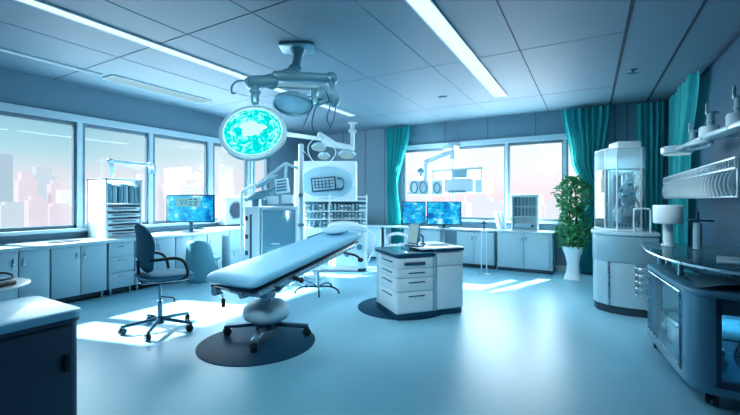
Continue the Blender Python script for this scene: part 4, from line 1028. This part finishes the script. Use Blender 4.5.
# ================================================================== IMAGING WALL UNIT
ip = pt(330, 262, 8.9)
IU = thing('imaging_unit', 'tall white imaging cabinet with a blue oval recess and a tilted dark-framed panel', 'imaging unit', (ip.x, ip.y, 0), TH)
kx = 8.7 / F
def IX(u): return (u - 330) * kx
def IZ(v): return EYE + (200 - v) * kx
obj('cabinet', B().vbox(IX(293), IX(357.5), -.02, .38, 0, IZ(160), .05, .02), M['white2'], IU)
ov = obj('oval_recess', B().lathe([(.62, 0), (.60, .03), (.4, .035), (.01, .035)], c=(IX(327), -.025, IZ(182)), n=48, mtx=Matrix.Rotation(PI / 2, 3, 'X') @ Matrix.Diagonal((1.0, .60, 1))), M['blueoval'], IU)
rt = math.radians(5)
pn = obj('tilted_panel', B().box((IX(324), -.085, IZ(184)), (.56, .04, .32), (0, -rt, 0), .01), M['navy'], IU)
obj('panel_face', B().box((IX(324), -.11, IZ(184)), (.50, .012, .26), (0, -rt, 0), .004), M['paleblue'], pn)
b = B()
for k in range(5): b.box((IX(324) - .19 + k * .08, -.118, IZ(184)), (.02, .006, .20), (0, -rt, 0))
for k in range(3): b.box((IX(324), -.118, IZ(184) - .07 + k * .07), (.46, .006, .012), (0, -rt, 0))
obj('key_grid', b, M['navy'], pn)
obj('panel_grip', B().tube([(IX(338), -.09, IZ(178)), (IX(343), -.12, IZ(179)), (IX(344), -.12, IZ(185)), (IX(342), -.12, IZ(189)), (IX(337), -.09, IZ(189))], .025), M['dmetal'], pn)
# shelf rack standing before it
SR = thing('supply_shelf', 'white wire shelf rack crowded with small supplies in front of the imaging cabinet', 'shelf', (pt(336, 262, 8.3).x, pt(336, 262, 8.3).y, 0), TH)
kx = 8.3 / F
def sx(u): return (u - 336) * kx
def sz(v): return EYE + (200 - v) * kx
for v in (201, 211, 219, 228): obj('shelf', B().bb(sx(303), sx(367), -.14, .14, sz(v) - .012, sz(v) + .012, .004), M['white2'], SR)
for u in (303.5, 366.5, 330):
    for y in (-.13, .13): obj('post', B().cyl((sx(u), y, 0), (sx(u), y, sz(195)), .014, n=8), M['white2'], SR)
obj('back_panel', B().bb(sx(304), sx(366), .125, .135, sz(229), sz(201)), M['lampgrey'], SR)  # dark sheet added to darken the gaps between the supplies
obj('top_rail', B().cyl((sx(303), -.13, sz(197)), (sx(367), -.13, sz(197)), .012, n=8), M['white2'], SR)
cs, sn = math.cos(TH), math.sin(TH)
def to_w(lx, ly, lz): return (SR.location.x + lx * cs - ly * sn, SR.location.y + lx * sn + ly * cs, lz)
# supplies
pb = thing('supply_bottle', 'tiny bottle among the supplies crowding the white shelf rack', 'bottle', to_w(sx(306), 0, sz(211) + .014), TH, 'small supplies on the white shelf rack')
obj('body', B().lathe([(.028, 0), (.032, .01), (.032, .08), (.016, .10), (.016, .11)], n=14), M['paleblue'], pb); obj('cap', B().cyl((0, 0, .11), (0, 0, .13), .02, n=12), M['paper'], pb)
px_ = thing('supply_carton', 'tiny carton among the supplies crowding the white shelf rack', 'carton', to_w(sx(309), 0, sz(211) + .014), TH, 'small cartons on the white shelf rack')
obj('box', B().bb(-.03, .03, -.05, .05, 0, .12, .004), M['paper'], px_); obj('print_band', B().bb(-.031, .031, -.052, -.05, .03, .08), M['bluepanel'], px_)
r6 = random.Random(8)
k = 0
for v in (211, 219, 228):
    for i in range(17):
        u = 306.5 + i * 3.6
        if v == 211 and i < 2: continue
        src = pb if r6.random() < .5 else px_
        if r6.random() < .1: continue
        dup(src, to_w(sx(u), r6.uniform(-.05, .05), sz(v) + .014), TH + r6.uniform(-.1, .1))

# white rounded machine at the head end
wp = pt(350, 268, 7.95)
WM = thing('rounded_console', 'white rounded machine body with a curved hood behind the head of the operating table', 'machine', (wp.x, wp.y, 0), TH)
kx = 7.95 / F
obj('body', B().vbox(-.36, .36, -.18, .22, .05, .80, .14, .04), M['white2'], WM)
obj('hood', B().vbox(-.46, .34, -.24, .20, .80, .94, .12, .06), M['white'], WM)
obj('hood_curve', B().ell((-.12, -.02, .92), (.34, .20, .10)), M['white2'], WM)
obj('plinth', B().vbox(-.34, .34, -.16, .2, 0, .05, .12, 0), M['dark'], WM)
obj('dial', B().cyl((.2, -.19, .5), (.2, -.175, .5), .06).cyl((-.05, -.19, .35), (-.05, -.175, .35), .05), M['midblue'], WM)
obj('side_hose', B().tube([(.34, -.1, .85), (.5, -.15, .7), (.46, -.2, .4), (.36, -.16, .2)], .02), M['white2'], WM)
# instrument on hood
t = thing('hand_scanner', 'dark tilted hand scanner resting near the shelf rack by the blue panel machine', 'scanner', pt(315, 235, 7.2), TH)
sc0 = pt(315, 238, 7.2)
t.location = (sc0.x, sc0.y, 0)
obj('support', B().cyl((0, 0, 0), (0, 0, .68), .03).cyl((0, 0, 0), (0, 0, .03), .18), M['white2'], t)
obj('tray', B().box((0, 0, .70), (.44, .3, .03), bev=.01), M['white2'], t)
obj('scanner_body', B().box((0, 0, .77), (.30, .12, .07), (0, math.radians(-18), 0), .02).box((.12, -.02, .82), (.16, .06, .05), (0, math.radians(-18), 0), .015), M['dmetal'], t)

# ================================================================== ANAESTHESIA MACHINE (blue panel)
ap = pt(278, 275, 7.0)
AM = thing('anaesthesia_machine', 'white anaesthesia machine with a tall glossy blue door panel and stacked arms', 'medical machine', (ap.x, ap.y, 0), TH)
kx = 7.0 / F
def ax_(u): return (u - 278) * kx
def az(v): return EYE + (200 - v) * kx
obj('cabinet', B().vbox(ax_(262), ax_(298), -.1, .40, .06, az(208), .03, .01), M['white'], AM)
dr = obj('blue_door', B().bb(ax_(264.5), ax_(296.5), -.125, -.10, .10, az(210), .008), M['bluepanel'], AM)
obj('door_mark', B().bb(-.09, .06, -.13, -.125, az(243.5), az(242.3)), M['paper'], dr)
obj('tower', B().vbox(ax_(246), ax_(261.5), -.12, .35, .06, az(206), .03, .01), M['white2'], AM)
obj('tower_slot', B().bb(ax_(252), ax_(253.8), -.13, -.12, az(262), az(214), .002), M['navy'], AM)
for v in (218, 236, 252): obj('port', B().box((ax_(248.7), -.125, az(v)), (.05, .02, .08), bev=.006), M['dmetal'], AM)
obj('plinth', B().bb(ax_(246), ax_(298), -.08, .36, 0, .06), M['dark'], AM)
obj('shelf', B().bb(ax_(244), ax_(300), -.16, .38, az(208), az(206.5), .006), M['white2'], AM)
obj('bezel_frame', B().tube([(ax_(244), -.14, az(230)), (ax_(244), -.14, az(196)), (ax_(247), -.14, az(190)), (ax_(255), -.14, az(186)), (ax_(262), -.14, az(184))], .024).cyl((ax_(244), -.14, az(230)), (ax_(244), -.14, .03), .02), M['white2'], AM)
obj('hood_arm', B().tube([(ax_(246), -.05, az(200)), (ax_(258), -.06, az(194)), (ax_(272), -.05, az(190)), (ax_(283), 0, az(180))], .04).ell((ax_(258), -.1, az(197)), (.19, .10, .055), (0, -.2, 0)), M['lampgrey'], AM)
obj('hood_cap', B().ell((ax_(264), -.1, az(184)), (.15, .09, .045), (0, -.5, 0)).ell((ax_(272), -.08, az(178)), (.13, .07, .035), (0, -.4, 0)), M['paleblue'], AM)
mo = obj('readout_unit', B().box((ax_(283), -.05, az(186)), (.24, .1, .26), (0, math.radians(-8), 0), .015).box((ax_(288), 0, az(199)), (.2, .16, .16), bev=.015).box((ax_(272), 0, az(200)), (.2, .16, .14), bev=.015), M['white'], AM)
b = B()
for k in range(4): b.box((ax_(283), -.105, az(186) - .08 + k * .055), (.18, .01, .028), (0, math.radians(-8), 0))
obj('readout_bars', b, M['midblue'], mo)
obj('strut', B().bar((ax_(257), .05, az(184)), (ax_(285), .05, az(163)), .05, .05).bar((ax_(285), .05, az(163)), (ax_(302), .1, az(170)), .05, .05).bar((ax_(284), .05, az(190)), (ax_(286), .05, az(162)), .05, .05).bar((ax_(262), .05, az(205)), (ax_(262), .05, az(180)), .05, .05), M['paleblue'], AM)
obj('canister', B().cyl((ax_(256), -.05, az(206)), (ax_(256), -.05, az(199)), .06).cyl((ax_(266), -.08, az(206)), (ax_(266), -.08, az(200)), .05), M['midblue'], AM)
# pole from lamp
dp = pt(253.5, 275, 7.45)
t = thing('floor_pole', 'thin grey upright pole standing behind the large lamp and beside the white tower', 'pole', (dp.x, dp.y, 0), 0)
obj('shaft', B().cyl((0, 0, .02), (0, 0, 2.45), .035), M['paleblue'], t); obj('foot', B().cyl((0, 0, 0), (0, 0, .03), .16, .14), M['metal'], t)
# white drip pole
ip_ = pt(301, 280, 6.55)
t = thing('drip_stand', 'thick white upright drip stand column with a side bag next to the blue door panel', 'drip stand', (ip_.x, ip_.y, 0), TH)
obj('shaft', B().cyl((0, 0, .03), (0, 0, 2.38), .045).ell((0, 0, 2.38), (.047, .047, .03)), M['white2'], t)
obj('collar', B().cyl((0, 0, 1.5), (0, 0, 1.56), .06).cyl((0, 0, 1.0), (0, 0, 1.05), .06), M['metal'], t)
obj('hook_bar', B().tube([(0, 0, 2.2), (.06, -.03, 2.26), (.13, -.03, 2.2)], .012), M['metal'], t)
for a in range(4):
    a = a * PI / 2 + .4; obj('leg', B().tube([(0, 0, .10), (.12 * math.cos(a), .12 * math.sin(a), .06), (.17 * math.cos(a), .17 * math.sin(a), .016)], .016), M['metal'], t)

# ================================================================== LIGHT
w = bpy.data.worlds.new('sky'); bpy.context.scene.world = w; w.use_nodes = True
nt = w.node_tree; nt.nodes.clear()
out = nt.nodes.new('ShaderNodeOutputWorld'); bg = nt.nodes.new('ShaderNodeBackground')
tc = nt.nodes.new('ShaderNodeTexCoord'); sp = nt.nodes.new('ShaderNodeSeparateXYZ'); r = nt.nodes.new('ShaderNodeValToRGB')
nt.links.new(tc.outputs['Generated'], sp.inputs[0]); nt.links.new(sp.outputs['Z'], r.inputs[0])
def ramp(rr, stops):
    e = rr.color_ramp.elements
    e[0].position, e[0].color = stops[0][0], (*stops[0][1], 1); e[1].position, e[1].color = stops[-1][0], (*stops[-1][1], 1)
    for p_, c_ in stops[1:-1]:
        x = e.new(p_); x.color = (*c_, 1)
ramp(r, [(0, (.82, .76, .82)), (.05, (.80, .82, .87)), (.10, (.52, .76, .83)), (.17, (.33, .62, .74)), (.3, (.28, .55, .70)), (.9, (.2, .45, .65))])
r2 = nt.nodes.new('ShaderNodeValToRGB'); nt.links.new(sp.outputs['Z'], r2.inputs[0])
ramp(r2, [(0, (1.0, .84, .88)), (.04, (1.0, .92, .95)), (.10, (.98, 1.0, 1.0)), (.2, (.88, .98, 1.0)), (.9, (.3, .6, .75))])
mr = nt.nodes.new('ShaderNodeMapRange'); mr.inputs['From Min'].default_value = 0.4; mr.inputs['From Max'].default_value = 0.85
nt.links.new(sp.outputs['Y'], mr.inputs['Value'])
mxw = nt.nodes.new('ShaderNodeMix'); mxw.data_type = 'RGBA'
nt.links.new(mr.outputs[0], mxw.inputs[0]); nt.links.new(r.outputs[0], mxw.inputs[6]); nt.links.new(r2.outputs[0], mxw.inputs[7])
nt.links.new(mxw.outputs[2], bg.inputs[0]); bg.inputs[1].default_value = 1.0; nt.links.new(bg.outputs[0], out.inputs[0])

def area(name, loc, rot, sx, sy, power, color):
    l = bpy.data.lights.new(name, 'AREA'); l.shape = 'RECTANGLE'; l.size = sx; l.size_y = sy; l.energy = power; l.color = color
    o = bpy.data.objects.new(name, l); col.objects.link(o); o.location = loc; o.rotation_euler = rot; return o
def sun(name, dirv, s, color):
    l = bpy.data.lights.new(name, 'SUN'); l.energy = s; l.angle = math.radians(1.2); l.color = color
    o = bpy.data.objects.new(name, l); col.objects.link(o); o.location = (-9, 10, 6); o.rotation_euler = Vector(dirv).to_track_quat('-Z', 'Y').to_euler(); return o
sun('sun_light', (1.30, 0.35, -1.0), 22.0, (0.92, 0.97, 1.0))
sun('sun_light', (-0.40, -1.05, -1.0), 20.0, (0.92, 0.97, 1.0))  # added second sun, only for the floor patch from the back window
# daylight from the bright sky beyond the windows
area('window_daylight', (XL + .14, 4.9, 1.9), (0, math.radians(-90), 0), 1.6, 4.6, 165, (.80, .94, 1))
area('window_daylight', ((BX0 + BX1) / 2 - .1, YB - .07, 1.85), (math.radians(-90), 0, 0), 3.5, 1.6, 170, (.84, .95, 1))
# strips
area('strip_glow', (-4.5, 5.0, H - .03), (0, 0, 0), .12, 4.0, 25, (.7, .93, 1))
area('strip_glow', (-1.37, 4.8, H - .03), (0, 0, 0), .22, 4.4, 25, (.7, .93, 1))
def spot(name, loc, to, e, size, c, rad):
    l = bpy.data.lights.new(name, 'SPOT'); l.energy = e; l.color = c; l.spot_size = math.radians(size); l.spot_blend = .8; l.shadow_soft_size = rad
    o = bpy.data.objects.new(name, l); col.objects.link(o); o.location = loc; o.rotation_euler = (Vector(to) - Vector(loc)).to_track_quat('-Z', 'Y').to_euler()
spot('fill_spot', (-1.6, 0.3, 3.0), (-2.9, 5.0, .8), 420, 62, (.80, .95, 1), .5)  # added fill without a fixture, lifts the camera-facing sides of table and island
spot('fill_spot', (-0.6, 3.6, 3.1), (.5, 5.9, 1.0), 170, 60, (.80, .95, 1), .3)  # another added fill, brightens the curved counter
area('cart_fill', (.90, 4.0, .75), (0, 0, 0), .3, .3, 9, (.85, .97, 1))  # unseen lamp added to brighten the cart contents
area('case_fill', (.36, 6.12, 2.04), (0, 0, 0), .3, .3, 5, (.85, .97, 1))  # lamp added inside the case so the apparatus shows up
l = bpy.data.lights.new('lamp_glow', 'SPOT'); l.energy = 30; l.color = (.3, .95, .95); l.spot_size = 1.8; l.shadow_soft_size = .2
o = bpy.data.objects.new('lamp_glow', l); col.objects.link(o); q = pt(253.5, 136, 3.65); o.location = q; o.rotation_euler = Vector((.45, -.8, -.6)).to_track_quat('-Z', 'Y').to_euler()

# ================================================================== CAMERA
cam = bpy.data.cameras.new('camera'); co = bpy.data.objects.new('camera', cam); col.objects.link(co)
co.location = (0, 0, EYE); co.rotation_euler = (PI / 2, 0, TH)
cam.sensor_width = 36; cam.lens = F / 740 * 36; cam.shift_y = -(207.5 - 200) / 740; cam.clip_end = 500
bpy.context.scene.camera = co
sc_ = bpy.context.scene
sc_.view_settings.view_transform = 'Standard'; sc_.view_settings.look = 'None'; sc_.view_settings.exposure = 0.12; sc_.view_settings.gamma = 0.86
sc_.cycles.use_denoising = True
sc_.cycles.max_bounces = 8; sc_.cycles.transparent_max_bounces = 16; sc_.cycles.caustics_reflective = False
